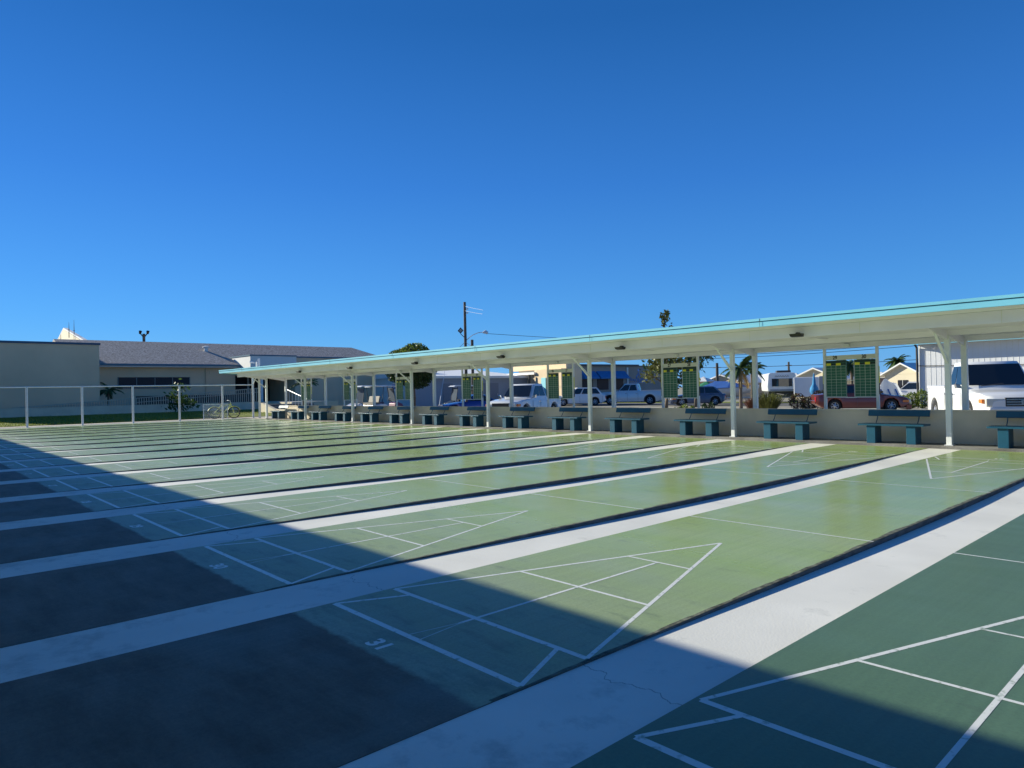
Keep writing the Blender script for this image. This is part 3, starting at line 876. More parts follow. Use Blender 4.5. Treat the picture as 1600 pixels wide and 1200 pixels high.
# main hall with shingle roof
c = thing('clubhouse', 'long beige clubhouse with grey shingle roof behind the lawn', 'building')
box(-67, -55, 9.56, 20.0, -.1, 3.80).build('wall', wall_grey, c)
rf = gable_roof('roof', shingle, c, -68, -54.2, 8.0, 37.5, 3.92, 6.15, hip0=0, hip1=3.0)
gut_ = box(-54.2, -54.08, 9.6, 20.4, 3.78, 3.94).build('gutter', mat('gutter_navy', (.04, .13, .20), .4, vary=0), c)
box(-54.98, -54.22, 9.6, 20.2, 3.70, 3.775).build('soffit', soffit_pt, c)
wi = box(-54.995, -54.96, 11.14, 16.3, 2.15, 2.92).build('window', win_d, c)
for y in (11.12, 12.4, 13.7, 15.0, 16.3): box(-54.958, -54.93, y, y + .05, 2.13, 2.94).build('frame', win_frame, wi)
box(-54.997, -54.90, 11.1, 16.38, 2.05, 2.128).build('sill', win_frame, wi)
MB().tube([(-54.93, 17.6, .2), (-54.93, 17.6, 3.7)], .05, 6).build('downspout', wall_grey, c)
# recessed porch with glass doors
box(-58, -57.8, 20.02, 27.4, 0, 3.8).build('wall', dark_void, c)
for y in (20.6, 22.2, 23.8, 25.4):
    d_ = box(-57.795, -57.74, y, y + 1.3, .82, 3.1).build('door', win_d, c)
    box(-57.738, -57.71, y - .12, y + .06, .80, 3.14).build('frame', wall_white, d_)
for y in (21.0, 25.2): box(-52.3, -52.1, y, y + .2, .78, 3.6).build('porch_post', wall_white, c)
# white sign box above the porch, its end facing the courts
box(-57, -52.0, 20.13, 24.1, 3.05, 4.58).build('entrance_box', wall_white, c)
box(-57.05, -51.95, 20.08, 24.12, 4.582, 4.68).build('entrance_trim', MATS['gutter_navy'], c)
# right wing
box(-66, -52.4, 24.13, 36.0, -.1, 4.50).build('wing_wall', wall_grey, c)
box(-66, -52.33, 24.13, 36.05, 4.502, 4.62).build('wing_trim', MATS['gutter_navy'], c)
box(-52.39, -52.3, 34.0, 35.2, .6, 3.4).build('window', win_d, c)
# landing with steps
land = box(-55.0, -44.6, 20.2, 24.0, -.1, .80).build('landing', cream, c)
box(-44.598, -40.5, 18.0, 18.25, -.1, .35).build('cheek_wall', cream, c)
MB().prism([(-44.6, 17.9, -.1), (-41.2, 17.9, -.1), (-41.2, 17.9, .12), (-44.6, 17.9, .80)], (0, .25, 0)).build('cheek_wall', cream, c)
for i in range(5):
    box(-44.59 + .0, -44.2 + i * .62 + .4, 18.16, 21.6, -.1, .80 - .145 * (i + 1) + .02).build('step', slab_c, c)
# porch railing of the steps
t = thing('stair_railing', 'white metal handrail descending the entrance steps', 'railing')
MB().tube([(-44.8, 19.9, 1.75), (-41.3, 19.9, .98)], .03, 8).build('handrail', galv, t)
for i in range(8):
    x = -44.8 + i * .5; z = 1.75 - i * .11
    MB().tube([(x, 19.9, z - .95), (x, 19.9, z)], .014, 6).build('baluster', galv, t)
# vent, antennas and light pole on the roofs
t = thing('roof_vent', 'small white mushroom vent on the grey shingle roof', 'vent', (-58.4, 18.8, 5.2), scale=.75)
MB().tube([(0, 0, 0), (0, 0, .55)], .22, 12).build('pipe', wall_white, t, 40)
MB().tube([(0, 0, .50), (0, 0, .62), (0, 0, .70)], [.38, .38, .15], 12).build('cap', wall_white, t, 40)
for u, d, z0, z1, lab in ((96, 66, 6.2, 7.6, 'thin whip antenna left of the gable peak'), (109, 66, 7.2, 8.7, 'thin whip antenna just right of the gable peak'), (117, 66, 6.8, 8.9, 'tallest whip antenna on the right slope of the gable')):
    q = at(u, d)
    t = thing('roof_antenna', lab, 'antenna', (q.x, q.y, z0), group='antennas behind the gable')
    MB().tube([(0, 0, 0), (0, 0, (z1 - z0) * .55), (0, 0, z1 - z0)], [.035, .03, .008], 6).build('mast', wood, t)
    MB().tube([(0, -.08, (z1 - z0) * .5), (0, .08, (z1 - z0) * .5)], .02, 5).build('clamp', wood, t)
q = at(226, 68)
t = thing('roof_floodlight_pole', 'short dark pole with twin floodlights behind the shingle roof', 'light pole', (q.x, q.y, 3))
MB().tube([(0, 0, 0), (0, 0, 4.6)], .13, 8).build('pole', wood, t)
for s_ in (-1, 1):
    MB().tube([(0, 0, 4.2), (s_ * .15, s_ * .25, 4.6)], .05, 6).build('arm', black_m, t)
    MB().tube([(s_ * .15 + .15, s_ * .3, 4.85), (s_ * .15, s_ * .3, 4.6)], [.15, .10], 8).build('lamp_head', black_m, t)
# gable building behind
c = thing('gable_building', 'cream gable peak rising behind the flat roofed block', 'building')
ga = at(84, 73); gb = at(139, 62); gm = ga.lerp(gb, .30)
gd = (gb - ga).normalized(); gn = Vector((-gd.y, gd.x, 0)) * .3
def gpt(f, z): 
    q = ga.lerp(gb, f); return (q.x, q.y, z)
MB().prism([gpt(0, 0), gpt(1, 0), gpt(1, 6.1), gpt(.33, 8.35), gpt(0, 6.5)], gn).build('wall', mat('gable_cream', (0.80, 0.72, 0.52), .8, vary=.04), c)
MB().prism([gpt(-.02, 6.52), gpt(.33, 8.36), gpt(.33, 8.5), gpt(-.02, 6.66)], gn * 1.1).build('verge', roof_w, c)
MB().prism([gpt(.33, 8.36), gpt(1.03, 6.11), gpt(1.03, 6.25), gpt(.33, 8.5)], gn * 1.1).build('verge', roof_w, c)

# ramp: low retaining wall and picket railing
t = thing('ramp_wall', 'low beige retaining wall of the ramp behind the lawn', 'wall')
box(-50.2, -50.0, -2, 20.2, .1, .80).build('wall', stucco, t)
box(-50.23, -49.97, -2, 20.2, .801, .83).build('wall_cap', stucco, t)
t = thing('ramp_railing', 'brown picket railing climbing the ramp in front of the clubhouse', 'railing')
def rz_(y): return .86 + 1.08 * max(0, min(1, (y - 4) / 16))
pm = MB(); 
for i in range(100):
    y = 4.2 + i * .16
    box(-50.35, -50.31, y, y + .055, max(.2, rz_(y) - 1.05), rz_(y) - .06).build('picket', rail_b, t)
MB().prism([(-50.36, 4, rz_(4) - .06), (-50.36, 20.3, rz_(20) - .06), (-50.36, 20.3, rz_(20)), (-50.36, 4, rz_(4))], (.07, 0, 0)).build('handrail', rail_b, t)
MB().prism([(-50.30, 4, rz_(4) - .36), (-50.30, 20.3, rz_(20) - .36), (-50.30, 20.3, rz_(20) - .31), (-50.30, 4, rz_(4) - .31)], (.03, 0, 0)).build('mid_rail', rail_b, t)
# dark backing: the ramp's far railing wall
box(-51.9, -51.8, 11.6, 20.19, .1, 1.45).build('ramp_side_panel', mat('brown_panel', (.05, .035, .03), .8, vary=.1), t)

# ================================================================== TREES AND PLANTS
def leaf(mb, p, s, rnd, droop=0.0):
    n = Vector((rnd.gauss(0, 1), rnd.gauss(0, 1), rnd.gauss(0, 1) + .5)).normalized()
    a = n.cross(Vector((rnd.random(), rnd.random(), rnd.random()))).normalized(); b = n.cross(a)
    mb.add([p - a * s * .5, p + b * s * .28, p + a * s * .6, p - b * s * .28], [(0, 1, 2, 3)])
def crown(mb, c, rx, ry, rz2, n, s, rnd, shell=.55, clumps=14):
    cl = []
    for i in range(clumps):
        v = Vector((rnd.gauss(0, 1), rnd.gauss(0, 1), rnd.gauss(0, 1))).normalized() * rnd.uniform(.45, .95)
        cl.append(v)
    for i in range(n):
        v = rnd.choice(cl) + Vector((rnd.gauss(0, 1), rnd.gauss(0, 1), rnd.gauss(0, 1))) * .2
        leaf(mb, Vector((c[0] + v.x * rx, c[1] + v.y * ry, c[2] + v.z * rz2)), s * rnd.uniform(.6, 1.3), rnd)
def trunk(t, pts, rs, m=bark, name='trunk'):
    return MB().tube(pts, rs, 9).build(name, m, t, 60)

def palm(label, loc, h, fr, n=15, group=None, seed=1, m=None, cat='palm tree', lean=0.0, dry=0):
    rnd = random.Random(seed)
    t = thing('palm_tree', label, cat, loc, 0, group)
    trunk(t, [(0, 0, -.1), (lean * .3, 0, h * .5), (lean, 0, h)], [h * .035 + .03, h * .025 + .02, h * .025 + .03])
    f = MB(); dm = MB()
    for i in range(n + dry):
        a = i * 2.4 + rnd.uniform(-.3, .3); el = rnd.uniform(-.25, 1.2) if i < n else rnd.uniform(-1.1, -.6)
        tgt = f if i < n else dm
        L_ = fr * rnd.uniform(.8, 1.1); pts = []
        p = Vector((lean, 0, h)); d = Vector((math.cos(a) * math.cos(el), math.sin(a) * math.cos(el), math.sin(el)))
        steps = 12
        for q in range(steps):
            pts.append(p.copy()); p = p + d * (L_ / steps); d = (d + Vector((0, 0, -.13))).normalized()
        tgt.tube(pts, [.03 * (1 - q / steps) + .006 for q in range(steps)], 4, False)
        for q in range(2, steps):
            dd = (pts[q] - pts[q - 1]).normalized(); sd = dd.cross(Vector((0, 0, 1)))
            if sd.length < .01: continue
            sd.normalize()
            for s_ in (-1, 1):
                for r_ in (0, .33, .66):
                    b = pts[q - 1].lerp(pts[q], r_); ll = L_ * .30 * (1 - abs(q / steps - .45) * 1.1)
                    tip = b + (sd * s_ + dd * .7 + Vector((0, 0, -.45 + rnd.uniform(-.2, .1)))).normalized() * ll
                    wv = dd * .035 * fr / 1.5
                    tgt.add([b - wv, b + wv, tip], [(0, 1, 2)])
    f.build('crown', m or palm_l, t)
    if dry: dm.build('dry_fronds', palm_d, t)
    return t

# clipped round tree
def round_tree(label, loc, r_, hz, seed, trunk_h):
    rnd = random.Random(seed)
    t = thing('clipped_tree', label, 'tree', loc)
    trunk(t, [(0, 0, -.1), (.1, 0, trunk_h * .6), (0, .05, trunk_h + .3)], [.22, .17, .14])
    for a in range(6):
        trunk(t, [(0, 0, trunk_h), (math.cos(a) * r_ * .6, math.sin(a) * r_ * .6, trunk_h + hz * .8)], [.09, .04], name='limb')
    f = MB(); lt = MB()
    for i in range(9000):
        v = Vector((rnd.gauss(0, 1), rnd.gauss(0, 1), rnd.gauss(0, 1))).normalized()
        bump_ = 1 + .05 * math.sin(5 * v.x + 3 * v.y) + .05 * math.sin(7 * v.z + 4 * v.x)
        v *= rnd.uniform(.82, 1.02) * bump_
        leaf(lt if v.z > .45 and rnd.random() < .7 else f, Vector((v.x * r_, v.y * r_, trunk_h + hz + v.z * hz)), .16 * rnd.uniform(.7, 1.4), rnd)
    f.build('crown', leaf_d, t); lt.build('crown_lit_top', leaf_y, t)  # sunlight on the crown's top is put into its yellow green leaves
    core = MB(); 
    rings = []
    for i in range(1, 8):
        ph = math.pi * i / 8
        rings.append([(math.cos(a) * math.sin(ph) * r_ * .8, math.sin(a) * math.sin(ph) * r_ * .8, trunk_h + hz - math.cos(ph) * hz * .8) for a in [2 * math.pi * q / 14 for q in range(14)]])
    core.loft(rings).build('inner_foliage', leaf_d, t)
    return t
q = at(645, 52); round_tree('round clipped dark tree, its sunlit top coloured yellow green, rising behind the canopy', (q.x, q.y, -.1), 1.92, 1.62, 4, 1.75)

# broad leaved tree with a thin top spike
rnd = random.Random(11)
q = at(1040, 45)
t = thing('broadleaf_tree', 'broad leaved tree behind scoreboard 27 with its top above the canopy', 'tree', (q.x, q.y, gz(q.y)))
trunk(t, [(0, 0, -.1), (.1, 0, 1.2), (-.05, .1, 2.6), (.0, 0, 4.4), (.05, 0, 6.3)], [.14, .12, .09, .06, .025])
for a, z, l in ((0, 1.4, 1.5), (2.1, 1.8, 1.3), (4.2, 1.6, 1.4), (1, 2.6, 1.2), (3.4, 2.8, 1.3), (5.4, 2.4, 1.5)):
    trunk(t, [(0, 0, z), (math.cos(a) * l * .5, math.sin(a) * l * .5, z + .5), (math.cos(a) * l, math.sin(a) * l, z + .8)], [.06, .04, .02], name='limb')
f = MB()
crown(f, (0, 0, 2.7), 1.5, 1.5, 1.2, 1400, .24, rnd, clumps=20)
crown(f, (0, 0, 4.6), .55, .55, 1.0, 260, .24, rnd, clumps=9)
crown(f, (.05, 0, 6.0), .34, .34, .62, 230, .20, rnd, clumps=7)
f.build('crown', leaf_o, t)
f = MB(); crown(f, (.2, .2, 2.4), 1.8, 1.8, 1.1, 500, .24, rnd, clumps=12); f.build('crown_shade_leaves', leaf_d, t)
# its dark neighbour
q = at(1086, 50)
t = thing('broadleaf_tree', 'dark leafy tree just right of scoreboard 28', 'tree', (q.x, q.y, gz(q.y)))
trunk(t, [(0, 0, -.1), (.1, 0, 1.8), (0, .1, 3.2)], [.12, .1, .06])
f = MB(); crown(f, (0, 0, 3.2), 1.25, 1.25, .75, 700, .22, rnd, clumps=9); f.build('crown', leaf_d, t)

pos = at(1157, 40); palm('palm with yellowing fronds beside the boat and the canopy post', (pos.x, pos.y, gz(pos.y)), 2.45, 1.35, 17, seed=3, dry=4)
pos = at(1175, 46); palm('darker palm just behind the yellowing one', (pos.x, pos.y, gz(pos.y)), 2.5, 1.2, 14, seed=5)
pos = at(1331, 46); palm('palm whose crown shows in the gap of scoreboard 29 and 30', (pos.x, pos.y, gz(pos.y)), 2.75, 1.5, 18, seed=6)
pos = at(1349, 60); palm('distant palm with its top just above the number 30 panel', (pos.x, pos.y, gz(pos.y)), 3.4, 1.2, 14, seed=7)
pos = at(1402, 92); palm('bushy palm above the cream bungalow roof', (pos.x, pos.y, gz(pos.y)), 4.6, 1.9, 34, seed=8)
pos = at(169, 49.3); palm('small dark palm in the shade beside the flat roofed block', (pos.x, pos.y, .15), 1.75, 1.1, 14, seed=9)
pos = at(474, 47); palm('small arching palm beside the entrance steps', (pos.x, pos.y, 0), 2.0, 1.25, 12, seed=10)

# papaya-like broad leaf plant by the ramp
rnd = random.Random(5)
q = at(278, 48)
t = thing('papaya_plant', 'sunlit broad leaved plant in front of the ramp railing', 'plant', (q.x, q.y, .15))
MB().tube([(0, 0, 0), (.1, 0, 1.2), (0, 0, 1.9)], [.05, .04, .03], 6).build('stem', bark, t)
MB().tube([(0, .1, 0), (.1, .35, .9)], [.04, .02], 6).build('stem', bark, t)
f = MB()
for cx2, cz, n in ((0, 1.9, 60), (-.2, 1.3, 60), (.3, .9, 90), (-.3, .5, 60), (.8, .55, 60)):
    for i in range(n):
        leaf(f, Vector((rnd.gauss(0, .15), cx2 * .9 + rnd.gauss(0, .3), cz + rnd.gauss(0, .15))), .26, rnd)
f.build('leaves', leaf_m, t)

def shrub_row(label, u0, u1, d0, d1, h, dep_, m, m2, seed, n=2600, s=.09, cat='hedge', name='hedge'):
    rnd = random.Random(seed)
    a = at(u0, d0); b = at(u1, d1); mid = (a + b) / 2
    t = thing(name, label, cat, (mid.x, mid.y, gz(mid.y)))
    f = MB(); g = MB(); L_ = (b - a).length; dr = (b - a).normalized(); nn = Vector((-dr.y, dr.x, 0))
    ncl = max(3, int(L_ / .55))
    for i in range(n):
        k = rnd.randrange(ncl); cx2 = ((k + .5) / ncl - .5) * L_
        hh = h * (1 + .22 * math.sin(k * 2.3 + seed))
        v = Vector((rnd.gauss(0, 1), rnd.gauss(0, 1), rnd.gauss(0, 1))).normalized() * rnd.uniform(.75, 1.03)
        p = dr * (cx2 + v.x * L_ / ncl * .72) + nn * (v.y * dep_ / 2) + Vector((0, 0, max(.02, hh * .5 + v.z * hh * .5)))
        leaf(f if rnd.random() < .6 else g, p, s * rnd.uniform(.7, 1.4), rnd)
    f.build('foliage', m, t); g.build('foliage', m2, t)
    for k in range(ncl):
        cx2 = ((k + .5) / ncl - .5) * L_
        p = dr * cx2
        MB().tube([(p.x, p.y, -.05), (p.x, p.y, h * .7)], .04, 5).build('stem', bark, t)
    return t
shrub_row('bronze leaved hedge left of the maroon car', 1236, 1290, 41, 41, .95, 1.0, leaf_r, leaf_o, 3)
shrub_row('yellow green clipped hedge behind the bonnet of the maroon car', 1402, 1448, 40, 39, .95, 1.0, leaf_y, leaf_m, 4, 2600)
for u, d, h, lab, m1, seed in ((1075, 34, .5, 'small round shrub under scoreboard 28', leaf_y, 8), (1105, 35, .55, 'dark low shrub right of scoreboard 28', leaf_d, 9), (1060, 35, .45, 'yellowish low shrub under scoreboard 27', leaf_y, 10)):
    shrub_row(lab, u - 8, u + 9, d, d, h, .6, m1, leaf_d, seed, 700, .08, 'shrub', 'round_shrub')
# fountain grass clump
rnd = random.Random(21)
for u, d, lab, sc, mm in ((1200, 33, 'large arching clump of sunlit ornamental grass', 1.0, leaf_o), (1180, 33.5, 'darker purple grass clump beside the thick post', .8, leaf_r)):
    q = at(u, d); t = thing('ornamental_grass', lab, 'plant', (q.x, q.y, gz(q.y)))
    f = MB()
    for i in range(900):
        a = rnd.uniform(0, 6.28); l = rnd.uniform(.45, 1.35) * sc; sp = rnd.uniform(.05, 1.15)
        p0 = Vector((math.cos(a) * .15, math.sin(a) * .15, 0)); p1 = p0 + Vector((math.cos(a) * sp * l * .5, math.sin(a) * sp * l * .5, l * .75)); p2 = p1 + Vector((math.cos(a) * sp * l * .5, math.sin(a) * sp * l * .5, -l * .05 * sp + .18 * l * (1 - sp)))
        wv = Vector((-math.sin(a), math.cos(a), 0)) * .012
        f.add([p0 - wv, p0 + wv, p1 + wv, p1 - wv, p2], [(0, 1, 2, 3), (3, 2, 4)])
    f.build('blades', mm, t)

# ================================================================== VEHICLES
def wheel_mb(x, y, r_, w_, side):
    """tyre ring + rim disc + spokes, axis along y; side=+1/-1 outward"""
    ty = MB(); rings = []
    prof = [(r_ * .62, 0), (r_ * .93, 0), (r_, w_ * .15), (r_, w_ * .85), (r_ * .93, w_), (r_ * .62, w_)]
    for i in range(20):
        a = 2 * math.pi * i / 20
        rings.append([(x + math.cos(a) * q, y + side * (-w_ + e), r_ + math.sin(a) * q) for q, e in prof])
    rings.append(rings[0]); ty.loft(rings, False)
    rm = MB()
    yo = y - side * w_ * .12
    n = 20; o = len(rm.v)
    rm.add([(x, yo - side * .02, r_)] + [(x + math.cos(2 * math.pi * i / n) * r_ * .63, yo - side * .05, r_ + math.sin(2 * math.pi * i / n) * r_ * .63) for i in range(n)], [(0, 1 + i, 1 + (i + 1) % n) for i in range(n)])
    sp = MB()
    for k in range(6):
        a = 2 * math.pi * k / 6 + .3
        sp.tube([(x, yo, r_), (x + math.cos(a) * r_ * .58, yo - side * .02, r_ + math.sin(a) * r_ * .58)], [r_ * .13, r_ * .09], 6)
    ringp = [(x + math.cos(2 * math.pi * i / n) * r_ * .60, yo - side * .01, r_ + math.sin(2 * math.pi * i / n) * r_ * .60) for i in range(n + 1)]
    sp.tube(ringp, r_ * .05, 6, False)
    return ty, rm, sp

def body_loft(xs, zb, zt, hw, wheels, wr, arch=1.18, sill=.28):
    """rings along x; zb/zt/hw are functions; arches cut by lifting the underside"""
    rings = []
    for x in xs:
        b_ = zb(x)
        for wx in wheels:
            ra = wr * arch; dx = abs(x - wx)
            if dx < ra: b_ = max(b_, wr + math.sqrt(ra * ra - dx * dx))
        t_ = zt(x); h = hw(x); b_ = min(b_, t_ - .12)
        hb = h * .93; ms = b_ + (t_ - b_) * .35
        rings.append([(x, -hb, b_), (x, -h, b_ + .04), (x, -h, ms), (x, -h * .985, t_ - (t_ - b_) * .22), (x, -h * .93, t_ - .03), (x, -h * .80, t_), (x, 0, t_ + .015),
                      (x, h * .80, t_), (x, h * .93, t_ - .03), (x, h * .985, t_ - (t_ - b_) * .22), (x, h, ms), (x, h, b_ + .04), (x, hb, b_), (x, 0, b_)])
    return rings
def lerpf(pts):
    def f(x):
        if x <= pts[0][0]: return pts[0][1]
        for (a, u), (b, v) in zip(pts, pts[1:]):
            if x <= b:
                t_ = (x - a) / (b - a); return u + (v - u) * t_
        return pts[-1][1]
    return f

def vehicle(name, label, cat, loc, rz, paint, L, W, H, wr, wheels, top, cabin, beltz, bed=None, grille='bar', lightm=lens_w, group=None, cladding=None, cover=None, side_panes=2, spoiler=False, rack=False, lamp=1.0):
    """top: list (x, z) of bonnet/deck line; cabin: (x_front_base, x_front_roof, x_rear_roof, x_rear_base); +x forward"""
    t = thing(name, label, cat, loc, rz, group)
    hL = L / 2; hW = W / 2
    xs = sorted(set([-hL + L * i / 46 for i in range(47)] + [wx + s_ * wr * 1.18 for wx in wheels for s_ in (-1, 1)] + [wx + s_ * wr * 1.0 for wx in wheels for s_ in (-1, 1)]))
    hwf = lerpf([(-hL, hW * .86), (-hL + .12, hW * .95), (-hL + .5, hW), (hL - .75, hW), (hL - .25, hW * .93), (hL - .08, hW * .84), (hL, hW * .74)])
    zbf = lerpf([(-hL, .42), (-hL + .35, wr * .62), (hL - .4, wr * .60), (hL, .38)])
    ztf = lerpf(top)
    body = MB().loft(body_loft(xs, zbf, ztf, hwf, wheels, wr)).build('body', paint, t, 32)
    fix_normals(body)
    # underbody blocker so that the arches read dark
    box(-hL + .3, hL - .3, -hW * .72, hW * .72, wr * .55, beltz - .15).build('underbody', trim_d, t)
    a, b, c_, d = cabin
    wl = hW * .90; wu = hW * .72; zb0 = beltz - .06
    # greenhouse: rings along height
    rings = []
    for f in (0, .5, .85, .96, 1.0):
        e = {0: 0, .5: .5, .85: .85, .96: .97, 1.0: 1.05}[f]
        xa = a + (b - a) * e; xd = d + (c_ - d) * e; ww = wl + (wu - wl) * e; z = zb0 + (H - zb0) * f
        xm1 = xa + .0; 
        rings.append([(xa - .10 * (1 if f < .9 else 1.6), -ww, z), (xa, -ww * .7, z), (xa + .05, 0, z), (xa, ww * .7, z), (xa - .10 * (1 if f < .9 else 1.6), ww, z),
                      ((xa + xd) / 2, ww * 1.015, z), (xd + .08, ww, z), (xd, ww * .75, z), (xd, -ww * .75, z), (xd + .08, -ww, z), ((xa + xd) / 2, -ww * 1.015, z)])
    gh = MB().loft(rings).build('cabin', paint, t, 35)
    fix_normals(gh)
    def gp(fz, fx, side=None, off=.012):
        """point on front (side None)"""
    def front(fz, fy, xbase0, xbase1, off):
        e = fz; x = xbase0 + (xbase1 - xbase0) * e + off; ww = (wl + (wu - wl) * e); z = zb0 + (H - zb0) * fz
        return (x + (.035 * (1 - abs(fy)) if off > 0 else 0), ww * fy, z + .004)
    g = MB()
    for i in range(8):
        f0 = -.90 + 1.8 * i / 8; f1 = -.90 + 1.8 * (i + 1) / 8
        g.quad(front(.17, f0, a, b, .028), front(.17, f1, a, b, .028), front(.90, f1, a, b, .028), front(.90, f0, a, b, .028))
    g.build('windscreen', car_glass, t, 60)
    g = MB(); g.quad(front(.22, -.72, d, c_, -.018), front(.22, .72, d, c_, -.018), front(.88, .72, d, c_, -.018), front(.88, -.72, d, c_, -.018))
    g.build('rear_window', car_glass, t)
    # side windows
    for s_ in (-1, 1):
        for k in range(side_panes):
            f0 = k / side_panes + (.02 if k else 0.0); f1 = (k + 1) / side_panes - .02
            def sp(fz, fx):
                xa = a + (b - a) * fz - .17; xd = d + (c_ - d) * fz + .16
                x = xa + (xd - xa) * fx; ww = (wl + (wu - wl) * fz) * 1.015 + .012; z = zb0 + (H - zb0) * fz
                return (x, s_ * ww, z)
            MB().quad(sp(.20, f0), sp(.20, f1), sp(.86, f1), sp(.86, f0)).build('side_window', car_glass, t)
        # door seams and handles
        xa, xd = a - .1, d + .15
        for k in range(side_panes + 1):
            x = xa + (xd - xa) * k / side_panes
            box(x - .006, x + .006, s_ * hW * 1.0 - .004, s_ * hW * 1.0 + .004, wr * .9, beltz - .12).build('door_seam', trim_d, t)
        for k in range(side_panes):
            x = xa + (xd - xa) * (k + .86) / side_panes
            box(x - .08, x + .08, s_ * (hW + .012) - .012, s_ * (hW + .012) + .012, beltz - .20, beltz - .165).build('door_handle', chrome if cat == 'pickup truck' else paint, t)
        mr = MB().loft([[(a - .22, s_ * (hW * .93), beltz - .02), (a - .22, s_ * (hW + .12), beltz + .0), (a - .22, s_ * (hW + .14), beltz + .15), (a - .22, s_ * (hW + .02), beltz + .15)],
                        [(a - .10, s_ * (hW * .93), beltz + .0), (a - .10, s_ * (hW + .10), beltz + .02), (a - .10, s_ * (hW + .12), beltz + .13), (a - .10, s_ * (hW + .02), beltz + .13)]])
        fix_normals(mr.build('mirror', trim_d if cat != 'pickup truck' else chrome, t))
    # wheels
    for wx in wheels:
        for s_ in (-1, 1):
            ty, rm, sp2 = wheel_mb(wx, s_ * (hW - .02), wr, .22, s_)
            wo = ty.build('wheel', tyre, t, 40); fix_normals(wo)
            rm.build('hub', trim_d, wo); sp2.build('rim', rim_m, wo, 40)
    zf = ztf(hL - .12)
    # lamps, grille, bumpers
    for s_ in (-1, 1):
        y0, y1 = sorted((s_ * hW * (.52 if lamp == 1 else .44), s_ * hW * (.86 if lamp == 1 else .88)))
        lz = zf - .13
        h_ = MB().prism([(hL - .34, y0, lz - .11 * lamp), (hL - .0, y0, lz - .10 * lamp), (hL - .01, y0, lz + .05), (hL - .34, y0, lz + .08)], (0, y1 - y0, 0)).build('headlight', lightm, t, bevel=.02)
        yo = s_ * hW * .87
        box(hL - .40, hL - .12, min(yo, yo + s_ * .09), max(yo, yo + s_ * .09), lz - .08, lz + .04).build('indicator', lens_o, h_, bevel=.02)
        rl = ztf(-hL + .1) - .18
        box(-hL - .015, -hL + .16, min(s_ * hW * .60, s_ * hW * .88), max(s_ * hW * .60, s_ * hW * .88), rl - .22, rl + .06).build('tail_light', lens_r, t, bevel=.015)
    gz0 = zf - .36
    gr = box(hL - .16, hL + .004, -hW * (.50 if lamp == 1 else .42), hW * (.50 if lamp == 1 else .42), gz0 + .06, zf - .05).build('grille', trim_d, t)
    if grille == 'bar':
        for k in range(3):
            z = gz0 + .10 + k * .07
            box(hL - .1, hL + .02, -hW * (.48 if lamp == 1 else .40), hW * (.48 if lamp == 1 else .40), z, z + .035).build('grille_bar', chrome, gr)
        MB().tube([(hL + .015, 0, gz0 + .19), (hL + .035, 0, gz0 + .19)], .07, 12).build('badge', chrome, gr)
    box(hL - .22, hL + .035, -hW * .82, hW * .82, gz0 - .22, gz0 + .03).build('front_bumper', chrome if grille == 'bar' and cat == 'pickup truck' and paint is not car_white else paint, t, bevel=.03)
    box(hL - .2, hL + .04, -hW * .45, hW * .45, gz0 - .17, gz0 - .08).build('air_intake', trim_d, t)
    box(-hL - .05, -hL + .2, -hW * .82, hW * .82, .42, .60).build('rear_bumper', chrome if cat == 'pickup truck' else paint, t, bevel=.02)
    if cladding:
        for wx in wheels:
            for s_ in (-1, 1):
                pts = [(wx + wr * 1.22 * math.cos(x), s_ * (hW + .005), wr + wr * 1.22 * math.sin(x)) for x in [R(-10 + i * 20) for i in range(11)]]
                MB().tube(pts, .035, 6).build('arch_trim', cladding, t)
    if bed:
        x0, x1, zt_ = bed
        # open bed: dark floor inside raised walls
        box(x0, x1, -hW * .80, hW * .80, zt_ - .02, zt_ + .022).build('bed_liner', cover or trim_d, t)
        for s_ in (-1, 1):
            box(x0, x1, min(s_ * hW * .80, s_ * hW * .95), max(s_ * hW * .80, s_ * hW * .95), zt_ - .04, zt_ + .045).build('bed_rail', paint, t, bevel=.015)
        box(x0 - .06, x0, -hW * .9, hW * .9, zt_ - .3, zt_ + .045).build('tailgate', paint, t, bevel=.015)
    if spoiler:
        box(c_ - .28, c_ + .1, -wu * .9, wu * .9, H - .03, H + .02).build('spoiler', trim_d, t, bevel=.01)
    # wipers
    MB().tube([(a + .06, -hW * .5, zb0 + .13), (a - .02, hW * .1, zb0 + .20)], .012, 4).build('wiper', trim_d, t)
    return t

def place(u, d): 
    q = at(u, d); return (q.x, q.y, gz(q.y) + .02)

# big white pickup at right
vehicle('pickup_truck', 'large white pickup truck facing the camera at the far right', 'pickup truck', place(1540, 22.0), view_heading(1540, -73), car_white,
        5.85, 2.02, 2.02, .39, (-1.75, 1.80), [(-2.925, 1.22), (-.62, 1.24), (-.5, 1.17), (.85, 1.20), (1.2, 1.19), (2.5, 1.09), (2.8, 1.0), (2.925, .86)],
        (1.22, .60, -.48, -.70), 1.20, bed=(-2.85, -.78, 1.24), lightm=lens_w, lamp=1.6)
# white small pickup
vehicle('pickup_truck', 'white compact pickup parked behind the thick post right of scoreboard 23', 'pickup truck', place(820, 34.5), view_heading(820, -118), car_white,
        4.95, 1.82, 1.72, .35, (-1.45, 1.55), [(-2.475, 1.02), (-.55, 1.04), (.6, 1.06), (.9, 1.05), (2.1, .93), (2.4, .86), (2.475, .76)],
        (1.0, .30, -.65, -.90), 1.04, bed=(-2.4, -.98, 1.03), grille='mesh')
